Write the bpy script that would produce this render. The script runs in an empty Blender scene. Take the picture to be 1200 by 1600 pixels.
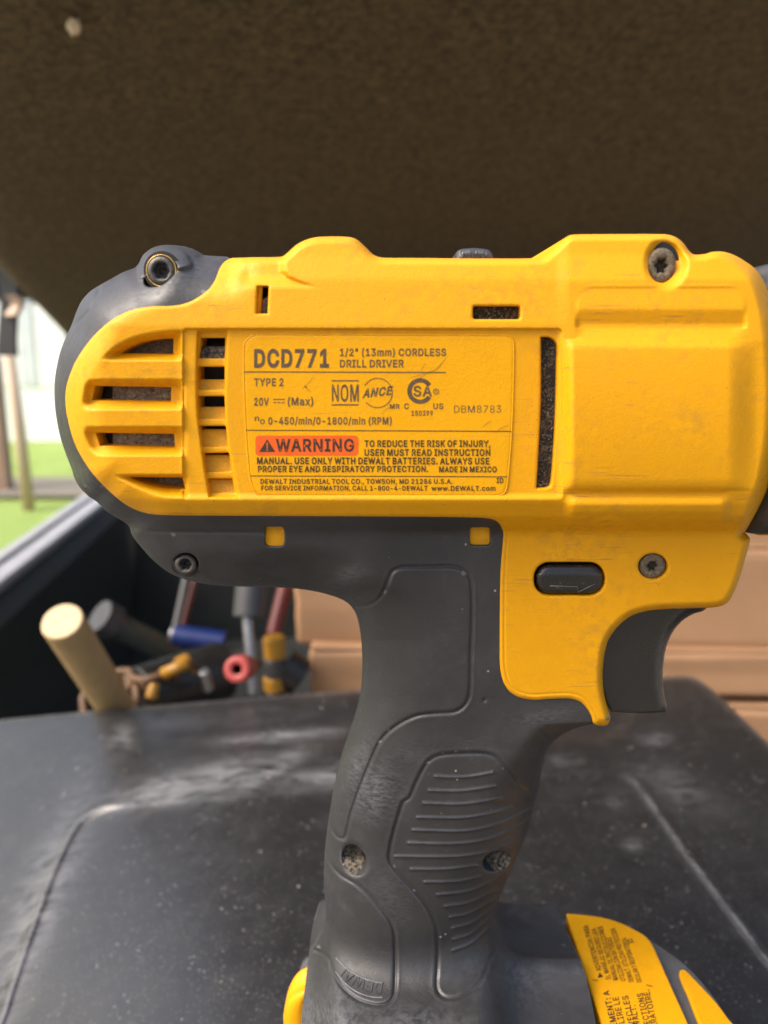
import bpy, bmesh, math, random
import numpy as np
from mathutils import Vector, Matrix
from mathutils.geometry import delaunay_2d_cdt

random.seed(7); np.random.seed(7)
R = math.radians
sc = bpy.context.scene
COL = sc.collection

# ------------------------------------------------------------------ camera, sky, sun, exposure
F = 1203.0              # focal length in pixels of the 1200 x 1600 photograph
PITCH = R(12.0)
CZ = 0.235              # camera height above the lid
YM = 0.190              # distance of the drill's mid plane
SP, CP = math.sin(PITCH), math.cos(PITCH)

cam = bpy.data.cameras.new('camera'); camo = bpy.data.objects.new('camera', cam); COL.objects.link(camo)
cam.sensor_fit = 'HORIZONTAL'; cam.sensor_width = 24.0; cam.lens = 24.0 * F / 1200.0
camo.location = (0, 0, CZ); camo.rotation_euler = (math.pi / 2 - PITCH, 0, 0)
cam.clip_start = 0.01; cam.clip_end = 500
cam.dof.use_dof = True; cam.dof.focus_distance = 0.182; cam.dof.aperture_fstop = 24.06 / 2.25
sc.camera = camo

SUN_EL, SUN_AZ = R(50), R(-112)     # azimuth from +Y, clockwise seen from above; hazy light from the left, a little behind the camera
world = bpy.data.worlds.new('World'); sc.world = world; world.use_nodes = True
wn = world.node_tree; wn.nodes.clear()
wo = wn.nodes.new('ShaderNodeOutputWorld'); wb = wn.nodes.new('ShaderNodeBackground'); ws = wn.nodes.new('ShaderNodeTexSky')
ws.sky_type = 'NISHITA'; ws.sun_disc = False; ws.sun_elevation = SUN_EL; ws.sun_rotation = SUN_AZ
ws.air_density = 1.0; ws.dust_density = 7.0; ws.ozone_density = 1.0
wb.inputs['Strength'].default_value = 0.15
wn.links.new(ws.outputs[0], wb.inputs['Color']); wn.links.new(wb.outputs[0], wo.inputs[0])

sl = bpy.data.lights.new('sun', 'SUN'); so = bpy.data.objects.new('sun', sl); COL.objects.link(so)
sl.energy = 0.95; sl.angle = R(25); sl.color = (1.0, 0.95, 0.88)
_d = Vector((math.sin(SUN_AZ) * math.cos(SUN_EL), math.cos(SUN_AZ) * math.cos(SUN_EL), math.sin(SUN_EL)))
so.rotation_euler = (-_d).to_track_quat('-Z', 'Y').to_euler()

sc.view_settings.view_transform = 'Standard'; sc.view_settings.look = 'None'
sc.view_settings.gamma = 1.0; sc.view_settings.use_curve_mapping = False
sc.view_settings.exposure = 1.14
sc.render.engine = 'CYCLES'
sc.cycles.use_denoising = True
sc.cycles.max_bounces = 8

# ------------------------------------------------------------------ projection of traced points into the place
def _rays(px, py):
    px = np.asarray(px, float); py = np.asarray(py, float)
    v = -(py - 800) / F
    return (px - 600) / F, CP + v * SP, -SP + v * CP

def on_y(px, py, Y):
    dx, dy, dz = _rays(px, py); t = Y / dy
    return np.stack([dx * t, Y + 0 * dx, CZ + dz * t], -1)

def on_z(px, py, z):
    dx, dy, dz = _rays(px, py); t = (z - CZ) / dz
    return np.stack([dx * t, dy * t, z + 0 * dx], -1)

def on_plane(px, py, p0, n):
    dx, dy, dz = _rays(px, py)
    t = ((p0[0]) * n[0] + (p0[1]) * n[1] + (p0[2] - CZ) * n[2]) / (dx * n[0] + dy * n[1] + dz * n[2])
    return np.stack([dx * t, dy * t, CZ + dz * t], -1)

def side(px, py, h):          # h = millimetres from the drill's mid plane towards the front
    return on_y(px, py, YM - np.asarray(h) * 0.001)

# ------------------------------------------------------------------ small numeric helpers
def ss(a, b, x):
    t = np.clip((x - a) / (b - a), 0, 1); return t * t * (3 - 2 * t)

def smax(a, b, k):
    t = np.clip(.5 + .5 * (a - b) / k, 0, 1); return b + (a - b) * t + k * t * (1 - t)

def smin(a, b, k): return -smax(-a, -b, k)

def dist_poly(P, poly, closed=True):
    A = np.asarray(poly, np.float32); B = np.roll(A, -1, 0)
    if not closed: A, B = A[:-1], B[:-1]
    P = np.asarray(P, np.float32); out = np.empty(len(P), np.float32)
    ax, ay = A[:, 0], A[:, 1]; dx, dy = B[:, 0] - ax, B[:, 1] - ay; L = dx * dx + dy * dy + 1e-9
    n = max(1, int(4e5 // len(A)))
    for s in range(0, len(P), n):
        qx = P[s:s + n, 0][:, None] - ax; qy = P[s:s + n, 1][:, None] - ay
        t = np.clip((qx * dx + qy * dy) / L, 0, 1)
        qx -= t * dx; qy -= t * dy
        out[s:s + n] = np.sqrt((qx * qx + qy * qy).min(1))
    return out

def inside(P, poly):
    """even-odd test; points sorted by y so that each edge looks only at the points level with it"""
    A = np.asarray(poly, float); B = np.roll(A, -1, 0); P = np.asarray(P, float)
    if len(P) == 0: return np.zeros(0, bool)
    o = np.argsort(P[:, 1]); y = P[o, 1]; x = P[o, 0]; c = np.zeros(len(P), bool)
    lo = np.searchsorted(y, np.minimum(A[:, 1], B[:, 1]), 'left'); hi = np.searchsorted(y, np.maximum(A[:, 1], B[:, 1]), 'left')
    for k in range(len(A)):
        i, j = lo[k], hi[k]
        if j > i:
            dy = B[k, 1] - A[k, 1]
            c[i:j] ^= x[i:j] < A[k, 0] + (y[i:j] - A[k, 1]) * ((B[k, 0] - A[k, 0]) / dy)
    out = np.empty(len(P), bool); out[o] = c; return out

def near_dist(P, poly, closed, reach):
    """distance to a polyline, worked out piece by piece for the points within reach of each piece; others get a large value"""
    q = np.asarray(poly, float); d = np.full(len(P), 1e3, np.float32)
    if closed: q = np.vstack([q, q[:1]])
    idx = np.nonzero((P[:, 0] > q[:, 0].min() - reach) & (P[:, 0] < q[:, 0].max() + reach) & (P[:, 1] > q[:, 1].min() - reach) & (P[:, 1] < q[:, 1].max() + reach))[0]
    if not len(idx): return d
    S = P[idx]; o = np.argsort(S[:, 1]); idx = idx[o]; S = S[o]; sy = S[:, 1]
    for k in range(0, len(q) - 1, 16):
        c = q[k:k + 17]; i = np.searchsorted(sy, c[:, 1].min() - reach); j = np.searchsorted(sy, c[:, 1].max() + reach)
        if j <= i: continue
        m = np.nonzero((S[i:j, 0] > c[:, 0].min() - reach) & (S[i:j, 0] < c[:, 0].max() + reach))[0] + i
        if len(m): d[idx[m]] = np.minimum(d[idx[m]], dist_poly(S[m], c, False))
    return d

def sdf(P, poly, reach=30):
    """signed distance, negative inside; only exact within reach"""
    d = near_dist(P, poly, True, reach); d[inside(P, poly)] *= -1; return d

def _cr(p, closed, sub=12):
    p = np.asarray(p, float); n = len(p); out = []
    for i in range(n if closed else n - 1):
        if closed: a, b, c, d = p[i - 1], p[i], p[(i + 1) % n], p[(i + 2) % n]
        else: a, b, c, d = p[max(i - 1, 0)], p[i], p[i + 1], p[min(i + 2, n - 1)]
        m = np.linalg.norm(c - b); 
        t1 = (c - a); t2 = (d - b)
        l1 = np.linalg.norm(t1) + 1e-9; l2 = np.linalg.norm(t2) + 1e-9
        t1 = t1 / l1 * min(m, l1 * .5); t2 = t2 / l2 * min(m, l2 * .5)
        t = np.linspace(0, 1, sub, endpoint=False)[:, None]
        out.append((2 * t**3 - 3 * t**2 + 1) * b + (t**3 - 2 * t**2 + t) * t1 + (-2 * t**3 + 3 * t**2) * c + (t**3 - t**2) * t2)
    if not closed: out.append(p[-1:])
    return np.concatenate(out)

def resample(p, step, closed):
    q = np.vstack([p, p[:1]]) if closed else p
    s = np.concatenate([[0], np.cumsum(np.linalg.norm(np.diff(q, axis=0), axis=1))])
    n = max(3, int(round(s[-1] / step)))
    t = np.linspace(0, s[-1], n, endpoint=False) if closed else np.linspace(0, s[-1], n + 1)
    return np.stack([np.interp(t, s, q[:, 0]), np.interp(t, s, q[:, 1])], -1)

def curve(pts, step=3.0, closed=True):
    """smooth curve through points; a point with a third entry is a sharp corner"""
    n = len(pts); cor = [i for i in range(n) if len(pts[i]) > 2]; p = [tuple(q[:2]) for q in pts]
    if not closed:
        cuts = [0] + [c for c in cor if 0 < c < n - 1] + [n - 1]; segs = [p[a:b + 1] for a, b in zip(cuts[:-1], cuts[1:])]
    elif not cor:
        return resample(_cr(p, True), step, True)
    else:
        segs = []
        for k, a in enumerate(cor):
            b = cor[(k + 1) % len(cor)]
            segs.append(p[a:b + 1] if b > a else p[a:] + p[:b + 1])
    out = []
    for sg in segs:
        r = resample(_cr(sg, False), step, False); out.append(r[:-1])
    if not closed: out.append(np.array([p[-1]], float))
    return np.concatenate(out)

def ellipse(cx, cy, rx, ry, n=40, rot=0):
    a = np.linspace(0, 2 * math.pi, n, endpoint=False); c, s = math.cos(rot), math.sin(rot)
    x, y = rx * np.cos(a), ry * np.sin(a)
    return np.stack([cx + c * x - s * y, cy + s * x + c * y], -1)

def rrect(x0, y0, x1, y1, r, step=2.0):
    out = []
    for cx, cy, a in ((x1 - r, y0 + r, -90), (x1 - r, y1 - r, 0), (x0 + r, y1 - r, 90), (x0 + r, y0 + r, 180)):
        for k in range(7):
            t = R(a + 15 * k); out.append((cx + r * math.cos(t), cy + r * math.sin(t)))
    return resample(np.array(out), step, True)

# ------------------------------------------------------------------ materials
def new_mat(name):
    m = bpy.data.materials.new(name); m.use_nodes = True
    return m, m.node_tree, m.node_tree.nodes['Principled BSDF']

def N(nt, kind, **kw):
    n = nt.nodes.new(kind)
    for k, v in kw.items():
        if k in n.inputs: n.inputs[k].default_value = v
        else: setattr(n, k, v)
    return n

def noise(nt, scale, detail=3, rough=.55, vec=None, dist=0.0):
    n = N(nt, 'ShaderNodeTexNoise'); n.inputs['Scale'].default_value = scale; n.inputs['Detail'].default_value = detail
    n.inputs['Roughness'].default_value = rough; n.inputs['Distortion'].default_value = dist
    if vec is not None: nt.links.new(vec, n.inputs['Vector'])
    return n.outputs['Fac']

def coords(nt, scale=None, rot=None):
    tc = N(nt, 'ShaderNodeTexCoord')
    if scale is None: return tc.outputs['Object']
    mp = N(nt, 'ShaderNodeMapping'); mp.inputs['Scale'].default_value = scale
    if rot: mp.inputs['Rotation'].default_value = rot
    nt.links.new(tc.outputs['Object'], mp.inputs['Vector']); return mp.outputs['Vector']

def ramp(nt, fac, a, b, ca=0.0, cb=1.0):
    r = N(nt, 'ShaderNodeMapRange'); r.inputs['From Min'].default_value = a; r.inputs['From Max'].default_value = b
    r.inputs['To Min'].default_value = ca; r.inputs['To Max'].default_value = cb
    nt.links.new(fac, r.inputs['Value']); return r.outputs['Result']

def mixc(nt, fac, a, b):
    m = N(nt, 'ShaderNodeMix', data_type='RGBA')
    for sock, v in ((m.inputs['Factor'], fac), (m.inputs['A'], a), (m.inputs['B'], b)):
        pass
    fs, as_, bs = m.inputs[0], m.inputs[6], m.inputs[7]
    for s, v in ((fs, fac), (as_, a), (bs, b)):
        if isinstance(v, (int, float)): s.default_value = v
        elif isinstance(v, tuple): s.default_value = (*v, 1)
        else: nt.links.new(v, s)
    return m.outputs[2]

def mul(nt, a, b, op='MULTIPLY'):
    m = N(nt, 'ShaderNodeMath', operation=op)
    for s, v in ((m.inputs[0], a), (m.inputs[1], b)):
        if isinstance(v, (int, float)): s.default_value = v
        else: nt.links.new(v, s)
    m.use_clamp = op in ('MULTIPLY', 'ADD'); return m.outputs[0]

def edge_wear(nt, lo, hi):
    g = N(nt, 'ShaderNodeNewGeometry'); return ramp(nt, g.outputs['Pointiness'], lo, hi)

def bump(nt, bs, height, strength, dist):
    b = N(nt, 'ShaderNodeBump'); b.inputs['Strength'].default_value = strength; b.inputs['Distance'].default_value = dist
    nt.links.new(height, b.inputs['Height']); nt.links.new(b.outputs[0], bs.inputs['Normal'])

def plain(name, col, rough=.5, var=.15, scale=60, metal=0.0, bmp=None, spec=.5):
    m, nt, bs = new_mat(name); v = coords(nt)
    f = noise(nt, scale, 4, .6, v)
    c2 = tuple(min(1, x * (1 + var)) for x in col); c1 = tuple(x * (1 - var) for x in col)
    nt.links.new(mixc(nt, ramp(nt, f, .3, .7), c1, c2), bs.inputs['Base Color'])
    nt.links.new(ramp(nt, f, .3, .7, max(0, rough - .08), min(1, rough + .08)), bs.inputs['Roughness'])
    bs.inputs['Metallic'].default_value = metal; bs.inputs['Specular IOR Level'].default_value = spec
    if bmp: bump(nt, bs, noise(nt, bmp[0], 3, .6, v), bmp[1], bmp[2])
    return m

def yellow_plastic(name, col=(0.69, 0.315, 0.0012), wear=1.0, rough=.48):
    m, nt, bs = new_mat(name); v = coords(nt)
    big = noise(nt, 55, 5, .62, v); mid = noise(nt, 420, 4, .6, v)
    base = mixc(nt, ramp(nt, big, .35, .65), tuple(x * .94 for x in col), tuple(min(1, x * 1.04) for x in col))
    grime = mul(nt, ramp(nt, big, .46, .62), ramp(nt, mid, .42, .64))
    c = mixc(nt, mul(nt, grime, .50 * wear), base, (0.40, 0.195, 0.018))
    # hair scratches in two directions and dark specks
    for rot, sc2 in (((0, .5, 0), (60, 60, 2200)), ((0, -.7, 0), (90, 60, 2600))):
        sv = coords(nt, sc2, rot)
        s = ramp(nt, noise(nt, 1.0, 2, .5, sv, .3), .68, .73)
        c = mixc(nt, mul(nt, mul(nt, s, ramp(nt, noise(nt, 75, 2, .5, v), .48, .60)), .7 * wear), c, (0.24, 0.14, 0.05))
    sp = ramp(nt, noise(nt, 1500, 1, .5, v), .74, .78)
    c = mixc(nt, mul(nt, mul(nt, sp, ramp(nt, noise(nt, 90, 2, .5, v), .45, .6)), .6 * wear), c, (0.16, 0.10, 0.05))
    nt.links.new(c, bs.inputs['Base Color'])
    nt.links.new(ramp(nt, mid, .3, .7, rough - .05, rough + .10), bs.inputs['Roughness'])
    bs.inputs['Specular IOR Level'].default_value = .26
    g = mul(nt, noise(nt, 2600, 2, .6, v), mul(nt, noise(nt, 700, 2, .5, v), .6), 'ADD')
    bump(nt, bs, g, .55, .00013)
    return m

def rubber(name, col=(0.0185, 0.0185, 0.0195), rough=.52, dust=1.0, grain=.75):
    m, nt, bs = new_mat(name); v = coords(nt)
    big = noise(nt, 45, 5, .65, v, .4); mid = noise(nt, 300, 4, .65, v)
    c = mixc(nt, ramp(nt, big, .35, .68), col, tuple(x * 1.5 for x in col))
    film = mul(nt, ramp(nt, big, .5, .72), ramp(nt, mid, .4, .7))
    c = mixc(nt, mul(nt, film, .28 * dust), c, (0.09, 0.09, 0.095))
    vo = N(nt, 'ShaderNodeTexVoronoi'); vo.inputs['Scale'].default_value = 330; nt.links.new(v, vo.inputs['Vector'])
    speck = mul(nt, ramp(nt, vo.outputs['Distance'], .12, .07), ramp(nt, noise(nt, 130, 3, .6, v), .56, .63))
    c = mixc(nt, mul(nt, speck, .7 * dust), c, (0.34, 0.31, 0.25))
    sv = coords(nt, (120, 60, 2500), (0, .6, 0))
    s = mul(nt, ramp(nt, noise(nt, 1.0, 2, .5, sv, .3), .72, .77), ramp(nt, noise(nt, 60, 2, .5, v), .5, .62))
    c = mixc(nt, mul(nt, s, .4 * dust), c, (0.18, 0.18, 0.19))
    at_ = N(nt, 'ShaderNodeAttribute', attribute_name='smear_sheen')
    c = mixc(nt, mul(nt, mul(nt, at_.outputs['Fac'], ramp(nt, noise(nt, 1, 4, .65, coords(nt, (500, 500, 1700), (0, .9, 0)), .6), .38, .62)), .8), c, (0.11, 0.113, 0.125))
    c = mixc(nt, mul(nt, mul(nt, edge_wear(nt, .518, .58), ramp(nt, mid, .2, .55)), .75 * dust), c, (0.14, 0.143, 0.155))
    nt.links.new(c, bs.inputs['Base Color'])
    nt.links.new(mul(nt, ramp(nt, mid, .3, .7, rough - .07, rough + .10), ramp(nt, noise(nt, 28, 3, .6, v), .35, .65, .12, -.10), 'ADD'), bs.inputs['Roughness'])
    bs.inputs['Specular IOR Level'].default_value = .6
    g = mul(nt, noise(nt, 1900, 2, .6, v), noise(nt, 520, 3, .6, v), 'ADD')
    bump(nt, bs, g, grain, .00012)
    return m

def dusty(name, dark, light, lo=.42, hi=.62, scale=1500, spark=.0, bstr=.8):
    m, nt, bs = new_mat(name); v = coords(nt)
    a = noise(nt, scale, 3, .7, v); b = noise(nt, scale * .25, 3, .6, v)
    c = mixc(nt, ramp(nt, mul(nt, mul(nt, a, .65), mul(nt, b, .35), 'ADD'), lo, hi), dark, light)
    if spark:
        c = mixc(nt, mul(nt, ramp(nt, noise(nt, scale * 1.3, 1, .5, v), .66, .72), spark), c, (.62, .58, .5))
    nt.links.new(c, bs.inputs['Base Color']); bs.inputs['Roughness'].default_value = .85
    bump(nt, bs, a, bstr, .0004)
    return m

M = {}
M['yellow'] = yellow_plastic('yellow housing plastic')
M['yellow_clean'] = yellow_plastic('yellow battery plastic', (0.70, 0.315, 0.0015), .35, .40)
M['yellow_dusty'] = dusty('dusty yellow vent plastic', (0.56, 0.26, 0.003), (0.37, 0.22, 0.028), .44, .70, 1500, .0, .4)
M['label'] = yellow_plastic('yellow label film', (0.72, 0.338, 0.0008), .35, .34)
M['rubber'] = rubber('charcoal grip rubber')
M['trigger'] = rubber('black trigger plastic', (0.010, 0.0095, 0.009), .36, .3, .2)
M['button'] = rubber('black selector plastic', (0.009, 0.0085, 0.008), .30, .4, .2)
M['collar'] = rubber('black collar plastic', (0.018, 0.017, 0.015), .45, .8, .3)
M['ink'] = plain('dark brown print', (0.095, 0.056, 0.026), .5, .25, 700)
M['ink_black'] = plain('black print', (0.032, 0.019, 0.008), .5, .2, 500)
M['orange'] = plain('orange warning print', (0.70, 0.10, 0.004), .42, .06, 300)
M['felt_dust'] = dusty('sawdust covered motor', (0.085, 0.062, 0.040), (0.29, 0.23, 0.16), .36, .64, 1500, .4)
M['slot_dust'] = dusty('dust flecked black interior', (0.010, 0.008, 0.005), (0.13, 0.10, 0.06), .48, .64, 1700, .35)
M['hole_dust'] = dusty('sawdust packed in screw hole', (0.014, 0.012, 0.008), (0.22, 0.18, 0.13), .40, .66, 1100, .35)
M['screw'] = plain('dusty blackened screw', (0.085, 0.08, 0.075), .45, .35, 900, .5, (1500, .5, .0003))
M['screw_dusty'] = dusty('sawdust coated screw', (0.055, 0.043, 0.027), (0.20, 0.155, 0.10), .36, .64, 2200, .2)
M['black'] = plain('black interior plastic', (0.010, 0.009, 0.008), .6, .3, 300)
M['brass'] = plain('dull brass washer', (0.42, 0.27, 0.08), .4, .2, 500, .8)
M['grey_plastic'] = plain('grey battery plastic', (0.085, 0.085, 0.083), .5, .15, 300, 0, (2000, .3, .0001))

# ------------------------------------------------------------------ mesh helpers
def empty(name, loc=(0, 0, 0), parent=None):
    o = bpy.data.objects.new(name, None); COL.objects.link(o); o.location = loc; o.empty_display_size = .02
    if parent: o.parent = parent
    return o

def tag(o, label=None, cat=None, group=None, kind=None):
    if label: o['label'] = label
    if cat: o['category'] = cat
    if group: o['group'] = group
    if kind: o['kind'] = kind
    return o

def mesh_obj(name, verts, faces, mat, parent=None, smooth=True):
    me = bpy.data.meshes.new(name)
    me.from_pydata([tuple(map(float, v)) for v in verts], [], [tuple(map(int, f)) for f in faces])
    me.validate(); me.update()
    if smooth: me.polygons.foreach_set('use_smooth', [True] * len(me.polygons))
    me.materials.append(mat)
    o = bpy.data.objects.new(name, me); COL.objects.link(o)
    if parent: o.parent = parent
    return o

def bm_obj(name, bm, mat, parent=None, smooth=False, bevel=0, seg=2):
    bmesh.ops.recalc_face_normals(bm, faces=bm.faces)
    me = bpy.data.meshes.new(name); bm.to_mesh(me); bm.free()
    if smooth: me.polygons.foreach_set('use_smooth', [True] * len(me.polygons))
    me.materials.append(mat)
    o = bpy.data.objects.new(name, me); COL.objects.link(o)
    if parent: o.parent = parent
    if bevel:
        md = o.modifiers.new('bevel', 'BEVEL'); md.width = bevel; md.segments = seg; md.limit_method = 'ANGLE'; md.angle_limit = R(40)
        if not smooth: me.polygons.foreach_set('use_smooth', [True] * len(me.polygons))
        wn_ = o.modifiers.new('normals', 'WEIGHTED_NORMAL'); wn_.keep_sharp = True
    return o

def thin_out(P, cell):
    k = np.floor(P / cell).astype(np.int64); key = k[:, 0] * 1000003 + k[:, 1]
    _, i = np.unique(key, return_index=True); return P[np.sort(i)]

def relief(name, outline, hf, mat, parent=None, holes=(), refine=(), spacing=3.0, rings=(1.0, 2.4, 4.5, 7.5, 12), hole_rings=(1.0, 2.4),
           mapf=side, mirror=True, wall=4.0, back=None, hole_walls=True):
    """surface of a solid traced in plan with height field hf(P); mirrored about the drill's mid plane, or closed with a skirt"""
    loops = [np.asarray(outline, float)] + [np.asarray(h, float) for h in holes]
    fine = []
    for li, lp in enumerate(loops):
        t = np.roll(lp, -1, 0) - np.roll(lp, 1, 0); t /= np.linalg.norm(t, axis=1)[:, None] + 1e-9
        nn = np.stack([-t[:, 1], t[:, 0]], -1)
        for d in (rings if li == 0 else hole_rings):
            for s in (1, -1): fine.append((lp + nn * d * s, d))
    cand = []
    for p, d in fine:
        p = p[inside(p, loops[0])]
        if len(p) == 0: continue
        dm = near_dist(p, loops[0], True, 20)
        for h in loops[1:]: dm = np.minimum(dm, near_dist(p, h, True, 15))
        cand.append(p[dm > d * .85])
    for r, offs, stp in refine:
        r = np.asarray(r, float)
        q = resample(r, stp, False); t = np.gradient(q, axis=0); t /= np.linalg.norm(t, axis=1)[:, None] + 1e-9
        nn = np.stack([-t[:, 1], t[:, 0]], -1)
        for o in offs: cand.append(q + nn * o)
    cand = np.concatenate(cand) if cand else np.zeros((0, 2))
    lo, hi = loops[0].min(0), loops[0].max(0)
    gx = np.arange(lo[0], hi[0], spacing); gy = np.arange(lo[1], hi[1], spacing * .866)
    G = np.stack(np.meshgrid(gx, gy), -1); G[1::2, :, 0] += spacing * .5; G = G.reshape(-1, 2)
    cand = thin_out(cand, 1.0) if len(cand) else cand
    cell = spacing * .8
    occ = np.zeros((int((hi[0] - lo[0]) / cell) + 4, int((hi[1] - lo[1]) / cell) + 4), bool)
    allf = np.concatenate([cand] + loops)
    ii = np.clip(((allf - lo) / cell).astype(int) + 1, 0, np.array(occ.shape) - 1); occ[ii[:, 0], ii[:, 1]] = True
    ig = np.clip(((G - lo) / cell).astype(int) + 1, 0, np.array(occ.shape) - 1); G = G[~occ[ig[:, 0], ig[:, 1]]]
    P = np.concatenate([cand, G])
    keep = inside(P, loops[0])
    for h in loops[1:]:
        m = (P[:, 0] > h[:, 0].min()) & (P[:, 0] < h[:, 0].max()) & (P[:, 1] > h[:, 1].min()) & (P[:, 1] < h[:, 1].max())
        if m.any(): k = keep[m]; k &= ~inside(P[m], h); keep[m] = k
    P = P[keep]
    dm = np.full(len(P), 1e3, np.float32)
    for h in loops: dm = np.minimum(dm, near_dist(P, h, True, 5))
    P = P[dm > .7]
    verts = [Vector(v) for lp in loops for v in lp]; edges = []; k = 0
    for lp in loops:
        n = len(lp); edges += [(k + i, k + (i + 1) % n) for i in range(n)]; k += n
    nb = k
    verts += [Vector(v) for v in P]
    ov, oe, of, ovv, _, _ = delaunay_2d_cdt(verts, edges, [], 0, 1e-7)
    V = np.array([(v.x, v.y) for v in ov]); T = np.array(of, int)
    c = V[T].mean(1); keep = inside(c, loops[0])
    for h in loops[1:]:
        m = (c[:, 0] > h[:, 0].min()) & (c[:, 0] < h[:, 0].max()) & (c[:, 1] > h[:, 1].min()) & (c[:, 1] < h[:, 1].max())
        if m.any(): k = keep[m]; k &= ~inside(c[m], h); keep[m] = k
    T = T[keep]
    used = np.unique(T); rem = np.full(len(V), -1); rem[used] = np.arange(len(used)); V = V[used]; T = rem[T]
    H = hf(V); W = mapf(V[:, 0], V[:, 1], H)
    # face the camera
    nrm = np.cross(W[T[:, 1]] - W[T[:, 0]], W[T[:, 2]] - W[T[:, 0]])
    ctr = W[T].mean(1); s = (nrm * (ctr - np.array([0, 0, CZ]))).sum(1)
    fl = s > 0; T[fl] = T[fl][:, ::-1]
    E = np.concatenate([T[:, [0, 1]], T[:, [1, 2]], T[:, [2, 0]]]); key = np.sort(E, 1)
    _, idx, cnt = np.unique(key[:, 0] * 10000000 + key[:, 1], return_index=True, return_counts=True)
    B = E[idx[cnt == 1]]
    mid = V[B].mean(1); outer = near_dist(mid, loops[0], True, 3) < .6
    verts = [W]; faces = T.tolist(); n = len(W)
    if mirror:
        Wm = W.copy(); Wm[:, 1] = 2 * YM - Wm[:, 1]; verts.append(Wm); faces += (T[:, ::-1] + n).tolist()
        for a, b in B[outer]: faces.append((b, a, a + n, b + n))
        n *= 2
    elif back is not None:
        bo = B[outer]; u = np.unique(bo); mp = {int(x): n + i for i, x in enumerate(u)}
        verts.append(back(V[u], W[u])); n += len(u)
        for a, b in bo: faces.append((b, a, mp[int(a)], mp[int(b)]))
    if holes and hole_walls:
        bh = B[~outer]; u = np.unique(bh); mp = {int(x): n + i for i, x in enumerate(u)}; k = len(u)
        verts.append(W[u]); wb_ = W[u].copy(); wb_[:, 1] += wall * .001; verts.append(wb_)
        for a, b in bh: faces.append((mp[int(b)], mp[int(a)], mp[int(a)] + k, mp[int(b)] + k))
    return mesh_obj(name, np.concatenate(verts), faces, mat, parent)

def smear_sheen_attr(o, blobs):
    """marks of dust and wear, and painted sheen, as a point attribute; blobs are traced ellipses (cx, cy, rx, ry, turn, strength)"""
    n = len(o.data.vertices); co = np.empty(n * 3); o.data.vertices.foreach_get('co', co); co = co.reshape(-1, 3)
    fw = co[:, 1] * CP - (co[:, 2] - CZ) * SP; qx = 600 + F * co[:, 0] / fw; qy = 800 - F * (co[:, 1] * SP + (co[:, 2] - CZ) * CP) / fw
    fz = np.zeros(n)
    for cx, cy, rx, ry, a, k in blobs:
        u = (qx - cx) * math.cos(a) + (qy - cy) * math.sin(a); v = -(qx - cx) * math.sin(a) + (qy - cy) * math.cos(a); fz = np.maximum(fz, k * np.exp(-(u / rx) ** 2 - (v / ry) ** 2))
    o.data.attributes.new('smear_sheen', 'FLOAT', 'POINT').data.foreach_set('value', fz.astype(np.float32))

def tube_path(pts, rad, seg=8, caps=True):
    bm = bmesh.new(); prev = None; pts = [Vector(p) for p in pts]
    for i, p in enumerate(pts):
        d = (pts[min(i + 1, len(pts) - 1)] - pts[max(i - 1, 0)]).normalized()
        x = d.orthogonal().normalized() if prev is None else (ref - d * ref.dot(d)).normalized()
        ref = x; y = d.cross(x); r = rad[i] if hasattr(rad, '__len__') else rad
        ring = [bm.verts.new(p + (x * math.cos(a) + y * math.sin(a)) * r) for a in [2 * math.pi * k / seg for k in range(seg)]]
        if prev:
            for k in range(seg): bm.faces.new((prev[k], prev[(k + 1) % seg], ring[(k + 1) % seg], ring[k]))
        elif caps: bm.faces.new(ring[::-1])
        prev = ring
    if caps: bm.faces.new(prev)
    return bm

def lathe(profile, axis_o, axis_d, seg=48):
    """profile: (distance along the axis, radius)"""
    bm = bmesh.new(); o = Vector(axis_o); d = Vector(axis_d).normalized(); x = d.orthogonal().normalized(); y = d.cross(x); prev = None
    for a, r in profile:
        ring = [bm.verts.new(o + d * a + (x * math.cos(t) + y * math.sin(t)) * r) for t in [2 * math.pi * k / seg for k in range(seg)]]
        if prev:
            for k in range(seg): bm.faces.new((prev[k], prev[(k + 1) % seg], ring[(k + 1) % seg], ring[k]))
        prev = ring
    return bm

def box_bm(lo, hi):
    bm = bmesh.new(); bmesh.ops.create_cube(bm, size=1)
    for v in bm.verts: v.co = Vector([lo[i] + (v.co[i] + .5) * (hi[i] - lo[i]) for i in range(3)])
    return bm

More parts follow.
